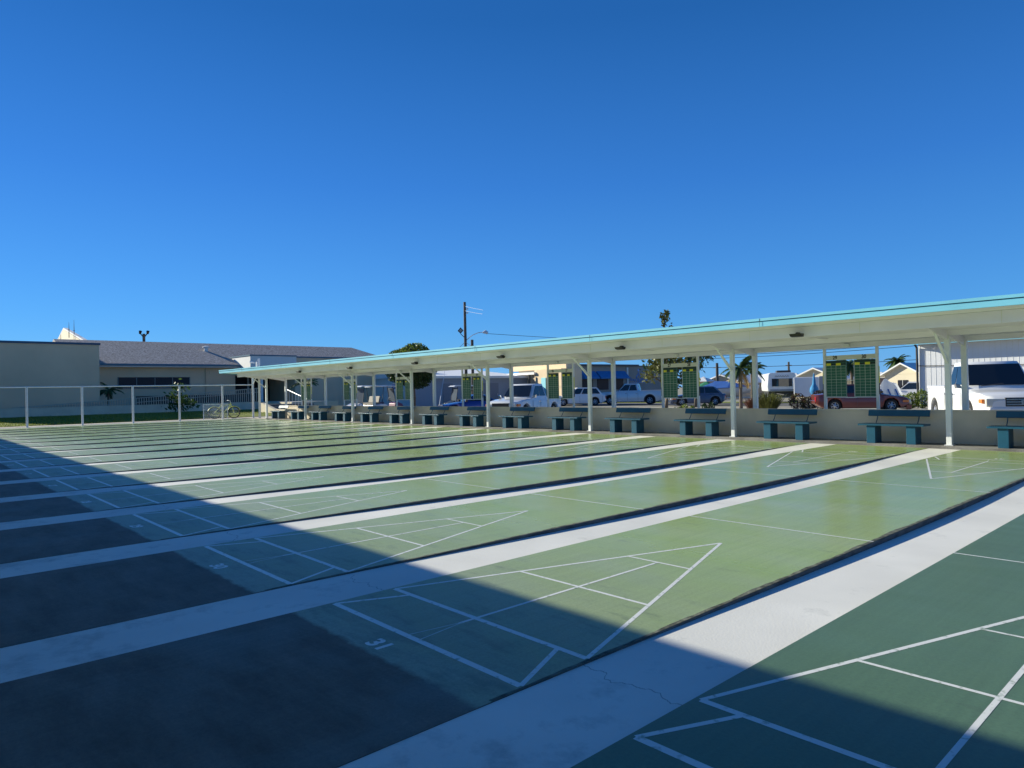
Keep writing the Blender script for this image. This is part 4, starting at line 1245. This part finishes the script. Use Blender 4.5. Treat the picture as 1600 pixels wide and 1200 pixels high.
# white wagon
vehicle('parked_car', 'white estate car parked left of the silver pickup', 'car', place(903, 62), view_heading(903, 180 + 6), car_white,
        4.7, 1.84, 1.62, .35, (-1.4, 1.42), [(-2.35, .98), (.6, .98), (1.0, .97), (2.0, .86), (2.25, .76), (2.35, .66)],
        (1.05, .25, -1.65, -2.18), .97, grille='mesh', side_panes=3, spoiler=True)
# silver pickup
vehicle('pickup_truck', 'silver crew cab pickup with blue bed cover by the blue awnings', 'pickup truck', place(985, 64), view_heading(985, 180 - 8), car_silver,
        5.85, 2.0, 1.92, .41, (-1.85, 1.75), [(-2.925, 1.25), (-.9, 1.25), (-.7, 1.2), (.9, 1.2), (1.2, 1.2), (2.6, 1.12), (2.85, 1.0), (2.925, .86)],
        (1.2, .45, -.72, -.95), 1.20, bed=(-2.85, -1.02, 1.26), cladding=trim_d, cover=canvas_b)
# slate suv behind scoreboard
vehicle('parked_car', 'slate blue hatchback behind scoreboard 28', 'car', place(1088, 56), view_heading(1088, 180 + 10), car_grey,
        4.3, 1.8, 1.52, .33, (-1.3, 1.3), [(-2.15, .9), (.6, .92), (1.0, .9), (1.8, .8), (2.08, .7), (2.15, .6)],
        (1.0, .3, -1.3, -2.0), .92, grille='mesh', side_panes=2)
# maroon saloon
vehicle('parked_car', 'maroon saloon car parked behind scoreboard 29 and 30', 'car', place(1342, 36.5), view_heading(1342, 12), car_red,
        4.5, 1.76, 1.42, .31, (-1.35, 1.32), [(-2.25, .90), (-1.6, .96), (.6, .92), (.95, .90), (1.9, .76), (2.15, .66), (2.25, .56)],
        (1.0, .25, -.85, -1.6), .92, grille='mesh', side_panes=2)
# blue sports car
vehicle('parked_car', 'low dark blue sports car with its nose to the left under scoreboard 23', 'car', place(738, 40), view_heading(738, 180 + 14), car_blue,
        4.4, 1.8, 1.22, .31, (-1.3, 1.32), [(-2.2, .86), (-1.4, .90), (.3, .82), (.9, .80), (1.8, .66), (2.1, .56), (2.2, .46)],
        (.75, .0, -.55, -1.4), .82, grille='mesh', side_panes=1)
# pale blue suv behind the white sheets
vehicle('parked_car', 'pale silver hatchback parked beyond the yellow green hedge', 'car', place(1428, 52), view_heading(1428, 180 - 12), car_silver,
        4.5, 1.85, 1.62, .35, (-1.35, 1.35), [(-2.25, 1.0), (.6, 1.0), (1.0, .98), (1.9, .86), (2.15, .76), (2.25, .66)],
        (1.05, .25, -1.5, -2.1), .99, grille='mesh')

# golf carts
def golf_cart(label, loc, rz, body_m, seat_m, roof_m=hull_w, group='golf carts'):
    t = thing('golf_cart', label, 'golf cart', loc, rz, group)
    hw = .58
    nose = [(.55, .28), (.62, .70), (.78, .80), (1.12, .66), (1.20, .46), (1.16, .28)]
    MB().prism([(x, -hw, z) for x, z in nose], (0, hw * 2, 0)).build('front_cowl', body_m, t, bevel=.04)
    MB().prism([(x, -hw, z) for x, z in [(-1.2, .32), (-1.2, .66), (-.9, .72), (-.15, .66), (-.12, .30)]], (0, hw * 2, 0)).build('body', body_m, t, bevel=.04)
    box(-.12, .56, -hw, hw, .26, .32).build('floor', trim_d, t)
    box(-.62, -.12, -hw * .95, hw * .95, .67, .80).build('seat', seat_m, t, bevel=.03)
    MB().prism([(x, -hw * .95, z) for x, z in [(-.62, .80), (-.72, 1.2), (-.62, 1.2), (-.52, .80)]], (0, hw * 1.9, 0)).build('backrest', seat_m, t, bevel=.03)
    rf = MB().prism([(x, -hw * 1.08, z) for x, z in [(-1.05, 1.78), (-1.0, 1.84), (-.2, 1.88), (.7, 1.85), (.82, 1.78), (.7, 1.80), (-.2, 1.82)]], (0, hw * 2.16, 0)).build('roof', roof_m, t, bevel=.01)
    for s_ in (-1, 1):
        MB().tube([(.66, s_ * hw * .92, .72), (.50, s_ * hw * .92, 1.8)], .02, 6).build('roof_strut', trim_d, t)
        MB().tube([(-.80, s_ * hw * .92, .66), (-.92, s_ * hw * .92, 1.8)], .02, 6).build('roof_strut', trim_d, t)
        MB().tube([(1.16, s_ * .36, .60), (1.20, s_ * .36, .60)], .07, 10).build('headlight', lens_w, t)
    MB().quad((.64, -hw * .88, .82), (.64, hw * .88, .82), (.53, hw * .88, 1.70), (.53, -hw * .88, 1.70)).build('windscreen', mat('perspex', (.10, .12, .15), .1, vary=0), t)
    MB().tube([(.55, -.25, .75), (.30, -.25, .98)], .02, 6).build('steering_column', trim_d, t)
    MB().tube([(.30 + .16 * math.sin(a) * .5, -.25 + .16 * math.cos(a), .98 + .16 * math.sin(a) * .8) for a in [2 * math.pi * i / 12 for i in range(13)]], .014, 5, False).build('steering_wheel', trim_d, t)
    for wx in (-.82, .82):
        for s_ in (-1, 1):
            ty, rm, sp2 = wheel_mb(wx, s_ * (hw + .02), .23, .18, s_)
            wo = fix_normals(ty.build('wheel', tyre, t, 40)); rm.build('hub', rim_m, wo)
    return t
def pl0(u, d, z=-.06):
    q = at(u, d); return (q.x, q.y, z)
golf_cart('white roofed golf cart with a slate front behind the far left scoreboard', pl0(572, 43), view_heading(572, 180 + 35), car_silver, seat_tan)
golf_cart('second golf cart with purple seats behind the first canopy bays', pl0(598, 45), view_heading(598, 20), mat('cart_plum', (.16, .05, .10), .4, vary=0), mat('seat_plum', (.12, .05, .09), .6, vary=0), roof_m=hull_w)
golf_cart('black golf cart left of scoreboard 23 behind the blue car', pl0(722, 48, -.12), view_heading(722, 180 + 20), mat('cart_black', (.012, .012, .014), .4, vary=0), black_m)
# pink float/ball on the wall top behind carts
# ================================================================== MID DISTANCE BUILDINGS
# white hall
c0 = at(648, 60); ydir = 90
c = thing('white_hall', 'long white hall with a bright white roof and shaded grey side wall', 'building', (c0.x, c0.y, -.1))
box(-14, 0, 0, 13.5, 0, 2.75).build('wall', wall_blue, c)  # side wall of the white hall: its shade is put into the blue-grey
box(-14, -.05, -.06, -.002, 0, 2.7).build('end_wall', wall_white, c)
MB().prism([(0.35, -.3, 2.72), (-16.3, -.3, 4.55), (-16.3, -.3, 2.72)], (0, 14.1, 0)).build('roof', mat('roof_bright_white', (.88, .88, .86), .6, vary=.03), c)
MB().prism([(.36, -.35, 2.60), (.36, 13.9, 2.60), (.36, 13.9, 2.82), (.36, -.35, 2.82)], (.03, 0, 0)).build('roof_edge', roof_w, c)
for y, wd in ((3.0, 1.1), (7.0, 2.6), (11.2, 1.0)):
    d_ = box(.002, .05, y, y + wd, 0, 2.15).build('door', mat('door_grey', (.20, .22, .26), .6, vary=.03), c)
    box(.051, .08, y + wd - .15, y + wd - .1, 1.0, 1.15).build('handle', galv, d_)
q = at(615, 58.5)
t = thing('parking_sign', 'small blue and white disabled parking sign before the white wall', 'sign', (q.x, q.y, -.1), view_heading(615, 0))
MB().tube([(0, 0, 0), (0, 0, 2.2)], .03, 6).build('post', galv, t)
box(-.19, .19, -.03, -.032 + .02, 1.5, 2.15).build('panel', wall_white, t)
box(-.17, .17, -.036, -.031, 1.72, 2.12).build('blue_field', canvas_b, t)
box(-.05, .05, -.041, -.037, 1.80, 2.03).build('symbol', wall_white, t)

# peach house
c0 = at(776, 74); an = R(-10)
c = thing('peach_house', 'peach stucco house with white eave and small dark window', 'house', (c0.x, c0.y, -.3), an)
X1 = along(c0, an, 838); X2 = along(c0, an, 880)
box(-.1, X1, 0, 2.2, 0, 3.1).build('wall', peach, c)
box(-.4, X1 + .3, -.45, 2.4, 3.102, 3.32).build('roof', roof_w, c)
box(X1 + .01, X2, -.2, 2.2, 0, 3.55).build('wall', peach, c)
box(X1 * .3, X2 - .3, .6, 2.2, 3.56, 4.4).build('wall', peach, c)
xa_, xb_ = along(c0, an, 812), along(c0, an, 822)
wi = box(xa_, xb_, -.05, -.002, 1.35, 2.3).build('window', win_d, c)
box((xa_ + xb_) / 2 - .07, (xa_ + xb_) / 2 + .07, -.08, -.051, 1.3, 2.35).build('frame', wall_white, wi)
box(xa_ - .1, xb_ + .1, -.09, -.003, 1.22, 1.349).build('sill', wall_white, wi)
xa_, xb_ = along(c0, an, 849), along(c0, an, 856)
box(xa_, xb_, -.26, -.202, 0.1, 2.75).build('door', mat('door_turquoise', (.22, .60, .68), .5, vary=.03), c)
MB().tube([(X1 - .3, -.6, 0), (X1 - .3, -.6, 3.1)], .10, 8).build('porch_post', wood, c)
# grey building with awnings: its long shaded side runs away from the camera
c0 = at(884, 80); an = R(84)
c = thing('awning_building', 'grey stucco building with blue window awnings and script lettering', 'building', (c0.x, c0.y, -.35), an)
wall_l = mat('stucco_ash', (.30, .28, .25), .85, vary=.06, vscale=.6)
XE = along(c0, an, 1036); XM = along(c0, an, 996)
box(0, XE, 0, 9, 0, 4.35).build('wall', wall_l, c)
box(-.2, XM, -.35, 9, 4.352, 4.55).build('roof', mat('roof_tar', (.10, .10, .11), .8, vary=.1), c)
box(XM + .01, XE + .1, -.15, 9, 4.352, 4.42).build('roof', MATS['roof_tar'], c)
for ua, ub in ((907, 931), (932, 955), (956, 978)):
    x0_, x1_ = along(c0, an, ua), along(c0, an, ub)
    box(x0_ + .1, x1_ - .5, -.05, -.002, 1.5, 2.9).build('window', win_d, c)
    MB().prism([(x0_, 0, 3.75), (x0_, -.85, 2.95), (x0_, -.85, 2.80), (x0_, 0, 2.80)], (x1_ - x0_ - .15, 0, 0)).build('awning', awn_b, c)
xd_ = along(c0, an, 980)
box(xd_ - .12, xd_ + .12, -.14, -.01, 0, 4.2).build('downspout', wall_white, c)
let = MB(); xl0, xl1 = along(c0, an, 984), along(c0, an, 1011); dx_ = (xl1 - xl0) / 9
for k in range(9):
    x = xl0 + k * dx_
    let.tube([(x, -.03, 2.45 + .12 * math.sin(k)), (x + .45 * dx_, -.03, 2.85 + .18 * math.cos(k * 2)), (x + dx_, -.03, 2.45 + .12 * math.sin(k * 3))], .045, 4)
let.tube([(xl0, -.03, 2.25), (xl1, -.03, 2.32)], .03, 4)
xm_ = (xl0 + xl1) / 2
let.tube([(xm_ - .3, -.03, 3.0), (xm_, -.03, 3.6), (xm_ + .3, -.03, 3.0)], .05, 4)
let.tube([(xm_ - .45, -.03, 3.1), (xm_, -.03, 3.3), (xm_ + .45, -.03, 3.1)], .04, 4)
let.build('wall_lettering', mat('lettering_blue', (.22, .36, .70), .5, vary=0), c)
MB().tube([(xm_, -.045, 3.85), (xm_, -.02, 3.85)], .16, 10).build('emblem', MATS['lettering_blue'], c)

# metal building at right
c0 = at(1436, 46)
c = thing('metal_building', 'white ribbed metal building with turquoise roof trim at right', 'building', (c0.x, c0.y, -.2), view_heading(1520, 0) + R(-15))
box(0, 22, 0, 12, 0, 4.1).build('wall', ribs, c)
rb = MB()
for i in range(72):
    rb.box(.1 + i * .3, .125 + i * .3, -.011, -.001, 0, 4.09)
rb.build('wall_ribs', wall_white, c)
box(-.4, 22.4, -.9, 12.3, 4.102, 4.2).build('roof', roof_w, c)
box(-.42, 22.42, -.95, -.902, 3.98, 4.22).build('fascia', teal_pt, c)
MB().tube([(-.05, -.4, 4.0), (-.05, -.12, 3.8), (-.05, -.1, 0)], .07, 8).build('downspout', black_m, c)
MB().tube([(0, -.08, 2.6), (6, -.08, 2.45), (12, -.08, 2.75), (20, -.08, 3.3)], .025, 6).build('cable', trim_d, c)
MB().tube([(1.0, -.3, 3.85), (1.0, -.12, 3.7)], [.16, .1], 8).build('wall_lamp', galv, c)

# bungalows
def bungalow(label, u0, u1, d, wall_h, ridge, wm, rel=0, depth=8, carport=0, zoff=0, gable_front=True, roofm=roof_w, seed=0):
    a = at(u0, d); b = at(u1, d); L_ = (b - a).length
    rzv = view_heading((u0 + u1) / 2, rel - 30 if gable_front else rel - 12)
    mid = (a + b) / 2
    t = thing('bungalow', label, 'house', (mid.x, mid.y, gz(mid.y) + zoff), rzv)
    h = L_ / 2
    box(-h, h, 0, depth, 0, wall_h).build('wall', wm, t)
    if gable_front:
        MB().prism([(-h, -.02, wall_h), (h, -.02, wall_h), (0, -.02, wall_h + ridge)], (0, depth, 0)).build('gable', wm, t)
        th = .16
        for s_ in (-1, 1):
            MB().prism([(0, -.5, wall_h + ridge), (s_ * (h + .6), -.5, wall_h - ridge * .6 / h), (s_ * (h + .6), -.5, wall_h - ridge * .6 / h + th), (0, -.5, wall_h + ridge + th)], (0, depth + 1, 0)).build('roof', roofm, t)
    else:
        fix_normals(MB().add([(-h - .5, -.5, wall_h), (h + .5, -.5, wall_h), (h + .5, depth + .5, wall_h), (-h - .5, depth + .5, wall_h), (-h + 1, depth / 2, wall_h + ridge), (h - 1, depth / 2, wall_h + ridge)],
                 [(0, 1, 5, 4), (2, 3, 4, 5), (1, 2, 5), (3, 0, 4), (0, 3, 2, 1)]).build('roof', roofm, t))
    n = max(1, int(L_ / 3.2))
    for i in range(n):
        x = -h + L_ * (i + .5) / n
        wn = box(x - .55, x + .55, -.06, -.021, .95, min(2.0, wall_h - .25)).build('window', win_d, t)
        box(x - .62, x + .62, -.09, -.022, .86, .949).build('sill', wall_white, wn)
        box(x - .02, x + .02, -.08, -.061, .95, min(2.0, wall_h - .25)).build('frame', wall_white, wn)
    return t
bungalow('grey walled bungalow with white roof behind the leafy trees', 1080, 1100, 95, 2.4, .7, wall_grey, gable_front=False)
bungalow('low tan bungalow with white roof behind the boat', 1096, 1160, 100, 2.3, 1.0, peach, gable_front=True)
bungalow('long low bungalow with a white roof line behind the palms', 1162, 1245, 102, 2.5, 1.0, mat('wall_taupe', (.28, .25, .22), .8, vary=.05), gable_front=False)
bungalow('cream gabled bungalow left of scoreboard 29', 1238, 1310, 84, 2.45, 1.15, cream, gable_front=True)
bungalow('cream gabled bungalow behind the white fabric covers', 1382, 1440, 76, 2.65, 1.1, cream, gable_front=True)
bungalow('mauve walled bungalow seen through the gap of the scoreboard', 1312, 1378, 88, 2.4, .8, mat('wall_mauve', (.36, .27, .25), .8, vary=.05), gable_front=False)

# boat on trailer
q = place(1136, 60)
t = thing('boat', 'white speedboat with blue canvas cover on a trailer', 'boat', q, view_heading(1136, -18))
def hull_ring(x, b_, k, top_):
    return [(x, -b_, top_), (x, -b_ * .92, top_ - .35), (x, -b_ * .5, k + .1), (x, 0, k), (x, b_ * .5, k + .1), (x, b_ * .92, top_ - .35), (x, b_, top_)]
fix_normals(MB().loft([hull_ring(-2.6, 1.0, .75, 1.35), hull_ring(-1, 1.08, .68, 1.38), hull_ring(.8, 1.0, .72, 1.45), hull_ring(1.9, .65, .95, 1.55), hull_ring(2.7, .08, 1.35, 1.66)][::-1]).build('hull', hull_w, t, 50))
MB().tube([(-2.6, -1.02, 1.32), (-1, -1.10, 1.35), (.8, -1.02, 1.42), (1.9, -.67, 1.52), (2.7, -.05, 1.63)], .05, 6).build('rubbing_strake', canvas_b, t)
fix_normals(MB().loft([[(-2.3, -.9, 1.36), (-2.3, 0, 1.5), (-2.3, .9, 1.36)], [(-1.0, -.95, 1.40), (-1.0, 0, 2.0), (-1, .95, 1.4)], [(.3, -.9, 1.42), (.3, 0, 1.95), (.3, .9, 1.42)], [(1.4, -.6, 1.5), (1.4, 0, 1.62), (1.4, .6, 1.5)]]).build('canvas_cover', canvas_b, t))
MB().tube([(-2.4, -.5, .55), (3.4, 0, .55)], .05, 6).tube([(-2.4, .5, .55), (3.4, 0, .55)], .05, 6).build('trailer_frame', galv, t)
for s_ in (-1, 1):
    ty, rm, sp2 = wheel_mb(-1.0, s_ * 1.05, .32, .2, s_); wo = fix_normals(ty.build('trailer_wheel', tyre, t, 40)); rm.build('hub', rim_m, wo)
box(-2.95, -2.6, -.25, .25, .8, 1.6).build('outboard_motor', trim_d, t, bevel=.05)
# green parasol behind
q = place(1104, 66)
t = thing('parasol', 'open green parasol left of the boat', 'parasol', q)
MB().tube([(0, 0, 0), (0, 0, 2.0)], .03, 6).build('pole', galv, t)
MB().loft([[(1.3 * math.cos(a), 1.3 * math.sin(a), 1.5) for a in [math.pi * i / 4 for i in range(8)]], [(.05 * math.cos(a), .05 * math.sin(a), 2.05) for a in [math.pi * i / 4 for i in range(8)]]]).build('canopy', mat('canvas_green', (.02, .18, .09), .8, vary=.05), t)
# closed blue parasol
q = place(1272, 50)
t = thing('parasol', 'closed blue parasol before the white box trailer', 'parasol', q)
MB().tube([(0, 0, 0), (0, 0, 2.35)], .03, 6).build('pole', galv, t)
MB().tube([(0, 0, .8), (0, 0, 1.0), (0, 0, 1.25), (0, 0, 1.55), (0, 0, 2.3)], [.22, .34, .30, .13, .05], 8).build('canopy', mat('canvas_bright_blue', (.03, .22, .45), .8, vary=.08), t, 40)
# box trailer
q = place(1260, 56)
t = thing('box_trailer', 'plain white box trailer between the caravan and the maroon car', 'trailer', q, view_heading(1260, 0))
box(-.95, .95, 0, 3.6, .55, 2.15).build('body', hull_w, t, bevel=.05)
box(.96, 1.3, .1, 3.4, .4, 2.2).build('side_door', wall_blue, t, bevel=.02)
for s_ in (-1, 1):
    ty, rm, sp2 = wheel_mb(0, 0, .33, .2, s_)
    wo = fix_normals(ty.build('wheel', tyre, t, 40)); wo.location = (s_ * .9, 1.8, 0); wo.rotation_euler.z = R(90)
# travel caravan
q = place(1222, 62)
t = thing('caravan', 'white travel caravan with a dark front window facing the road', 'caravan', q, view_heading(1222, 6))
fix_normals(MB().prism([(-1.2, .0, 1.0), (-1.25, 0, 1.5), (-1.15, 0, 2.55), (-1.0, 0, 2.68), (1.0, 0, 2.68), (1.15, 0, 2.55), (1.2, 0, 1.5), (1.2, 0, 1.0)], (0, 6.5, 0)).build('body', hull_w, t, bevel=.06))
box(-.85, .85, -.05, -.001, 1.45, 2.15).build('front_window', car_glass, t, bevel=.01)
box(-1.0, 1.0, -.03, -.0012, 1.02, 1.2).build('lower_panel', wall_blue, t)
let = MB()
for k in range(6): let.tube([(-.6 + k * .2, -.02, 2.3), (-.5 + k * .2, -.02, 2.42), (-.43 + k * .2, -.02, 2.3)], .018, 4)
let.build('wall_lettering', trim_d, t)
MB().prism([(1.205, .2, 1.2), (1.205, 2.0, 1.2), (1.205, 3.0, 2.4), (1.205, 2.2, 2.4)], (.01, 0, 0)).build('side_stripe', trim_d, t)
box(1.21, 1.25, 3.4, 4.3, 1.6, 2.2).build('side_window', car_glass, t)
box(-.3, .9, 1.2, 2.4, 2.69, 2.9).build('roof_unit', trim_d, t, bevel=.04)
MB().tube([(-.5, 0, .8), (0, -1.3, .7), (.5, 0, .8)], .05, 6).build('tow_bar', trim_d, t)
box(-1.1, 1.1, .2, 6.2, .5, .999).build('chassis', trim_d, t)
for s_ in (-1, 1):
    ty, rm, sp2 = wheel_mb(0, 0, .36, .2, s_)
    wo = fix_normals(ty.build('wheel', tyre, t, 40)); wo.location = (s_ * 1.15, 3.4, 0); wo.rotation_euler.z = R(90)
# motorhome behind the big truck
q = place(1460, 58)
t = thing('motorhome', 'white motorhome seen above the bed of the large white pickup', 'motorhome', q, view_heading(1462, 3))
fix_normals(MB().prism([(-.85, 0, .9), (-.95, 0, 1.4), (-.95, 0, 2.1), (-.6, 0, 2.35), (1.0, 0, 2.38), (1.1, 0, 1.0)], (0, 5, 0)).build('body', hull_w, t, bevel=.05))
box(-.75, .45, -.05, -.001, 1.45, 1.85).build('front_window', car_glass, t)
box(.5, .8, -.05, -.001, 1.45, 1.85).build('front_window', car_glass, t)
box(-.5, .1, .3, 1.0, 2.38, 2.5).build('roof_unit', trim_d, t)
box(-.8, .9, -.04, -.0012, 1.95, 2.0).build('side_stripe', trim_d, t)
box(-.8, .8, .2, 4.8, .45, .899).build('chassis', trim_d, t)
for s_ in (-1, 1):
    ty, rm, sp2 = wheel_mb(0, 0, .40, .2, s_)
    wo = fix_normals(ty.build('wheel', tyre, t, 40)); wo.location = (s_ * .95, 1.4, 0); wo.rotation_euler.z = R(90)
# white draped covers
q = place(1395, 48)
rnd = random.Random(4)
t = thing('draped_cover', 'white and blue fabric cover draped in slanting folds over a small craft', 'cover', q, view_heading(1395, 0))
vv = []; ff = []; n = 22
for j in range(10):
    for i in range(n):
        x = -1.6 + 3.2 * i / (n - 1); y = j * .22
        z = max(.05, 1.75 * math.exp(-((x + .35) / .9) ** 2) * (1 - .04 * j) + .12 * math.sin(x * 9 + j * .5) + rnd.uniform(-.03, .03))
        vv.append((x + .2 * math.sin(j), y, z))
for j in range(9):
    for i in range(n - 1): ff.append((j * n + i, j * n + i + 1, (j + 1) * n + i + 1, (j + 1) * n + i))
for i in range(n - 1):
    pass
k0 = len(vv)
for i in range(n): vv.append((vv[i][0], -.05, 0))
for i in range(n - 1): ff.append((k0 + i, k0 + i + 1, i + 1, i))
MB().add(vv, ff).build('fabric', hull_w, t)
for k in range(4):
    x = -.9 + k * .45
    MB().prism([(x, -.07, .1), (x + .12, -.07, .1), (x - .25, -.07, 1.1), (x - .35, -.07, 1.1)], (0, .03, 0)).build('blue_stripe', canvas_b, t)
MB().tube([(-1.0, 1.0, 1.2), (-1.1, 1.0, 2.3)], .03, 5).build('support_pole', galv, t)

# ================================================================== POLES AND WIRES
def wire(label, a, b, sag, r_=.012, m=black_m):
    pts = []
    for i in range(17):
        f = i / 16; p = Vector(a).lerp(Vector(b), f); p.z -= sag * 4 * f * (1 - f); pts.append(p)
    return tag(MB().tube(pts, r_, 4, False).build('overhead_wire', m), label, 'wire', 'overhead wires')
q = at(728.5, 60)
t = thing('utility_pole', 'tall wooden utility pole with a street lamp and floodlight behind the canopy', 'utility pole', (q.x, q.y, -.2), view_heading(728, 0))
MB().tube([(0, 0, 0), (0, 0, 9.25)], [.15, .11], 10).build('pole', wood, t, 60)
MB().tube([(.1, 0, 5.95), (.6, -.1, 6.35), (1.1, -.2, 6.55), (1.55, -.3, 6.6)], .035, 6).build('lamp_arm', galv, t)
MB().tube([(1.5, -.3, 6.55), (1.75, -.3, 6.62), (1.95, -.3, 6.50)], [.07, .16, .12], 8).build('street_lamp_head', galv, t, 50)
MB().tube([(-.1, 0, 6.2), (-.4, -.1, 6.5)], .03, 6).build('floodlight_arm', black_m, t)
fl = MB().prism([(-.65, -.2, 6.75), (-.40, -.2, 7.05), (-.15, -.2, 6.78), (-.40, -.2, 6.50)], (0, .18, 0)).build('floodlight', black_m, t)
MB().prism([(-.55, -.215, 6.76), (-.40, -.215, 6.94), (-.25, -.215, 6.78), (-.40, -.215, 6.60)], (0, .012, 0)).build('lens', glass_lens, fl)
for z in (8.3, 8.65): MB().tube([(.12, -.1, z), (.3, -.1, z)], .06, 6).build('insulator', wall_white, t)
pt = (q.x, q.y, 5.6)
q2 = at(739, 57)
t = thing('service_pole', 'shorter dark wooden pole beside the tall utility pole', 'utility pole', (q2.x, q2.y, -.2))
MB().tube([(0, 0, 0), (0, 0, 5.75)], [.13, .12], 10).build('pole', wood, t, 60)
MB().tube([(-.1, -.1, 4.2), (-.25, -.15, 4.7), (-.1, -.1, 5.0)], .04, 6).build('conduit', black_m, t)
e = at(690, 64); wire('wire sloping down left from the tall utility pole', pt, (e.x, e.y, 3.9), .02, .02)
e = at(765, 50); wire('wire sloping down right from the tall utility pole', pt, (e.x, e.y, 3.7), .05, .02)
e = at(1010, 70); wire('long wire running right from the street lamp above the canopy', (at(758, 60).x, at(758, 60).y, 6.3), (e.x, e.y, 5.9), .05, .018)
e = at(756, 40); wire('thin pale wire from the top of the utility pole', (q.x, q.y, 8.7), (at(757, 52).x, at(757, 52).y, 8.3 - .9), .02, .010, galv)
wire('lower pale wire from the top of the utility pole', (q.x, q.y, 8.3), (at(756, 52).x, at(756, 52).y, 7.1), .02, .010, galv)
# slanting guy wire
tag(MB().tube([(at(684, 46).x, at(684, 46).y, 0), (at(699, 58).x, at(699, 58).y, 4.2)], .025, 5).build('guy_wire', galv), 'pale guy wire slanting up in front of the grey side wall', 'wire')
for u, d, h, lab in ((1121, 84, 4.6, 'brown utility pole rising behind the boat'), (1233, 110, 5.4, 'far wooden utility pole above the caravan'), (1364, 120, 6.6, 'far wooden utility pole above the scoreboard')):
    q = at(u, d)
    t = thing('far_pole', lab, 'utility pole', (q.x, q.y, -.5))
    MB().tube([(0, 0, 0), (0, 0, h)], [.22, .16], 8).build('pole', wood, t)
    box(-.5, .5, -.05, .05, h - .6, h - .5).build('crossarm', wood, t)
for i, (z1, z2) in enumerate(((6.0, 7.6), (5.6, 7.2), (4.3, 5.0))):
    a = at(1060, 110); b = at(1620, 90)
    wire('%s overhead wire crossing the sky under the canopy at right' % ['upper', 'middle', 'lower'][i], (a.x, a.y, z1), (b.x, b.y, z2), .5, .035)

# handrail post and lamp by canopy end
q = at(405, 40.5)
t = thing('security_camera_pole', 'white pole with small camera and dish above the canopy end', 'pole', (q.x, q.y, 0))
MB().tube([(0, 0, 0), (0, 0, 3.5)], .07, 8).build('pole', wall_white, t)
MB().tube([(0, -.25, 3.25), (-.1, -.5, 3.3)], [.04, .07], 8).build('camera', wall_white, t)
box(-.04, .04, -.16, -.08, 3.0, 3.3).build('junction_box', wall_white, t)

# ================================================================== BUILDING BEHIND THE CAMERA (casts the big shade)
c = thing('shade_building', 'tall beige hall beside the near end of the courts', 'building')
box(-90, 40, -14, -2.65, -.3, 4.02).build('wall', stucco, c)
box(-90, 40, -14.1, -2.60, 4.022, 4.10).build('roof', roof_w, c)
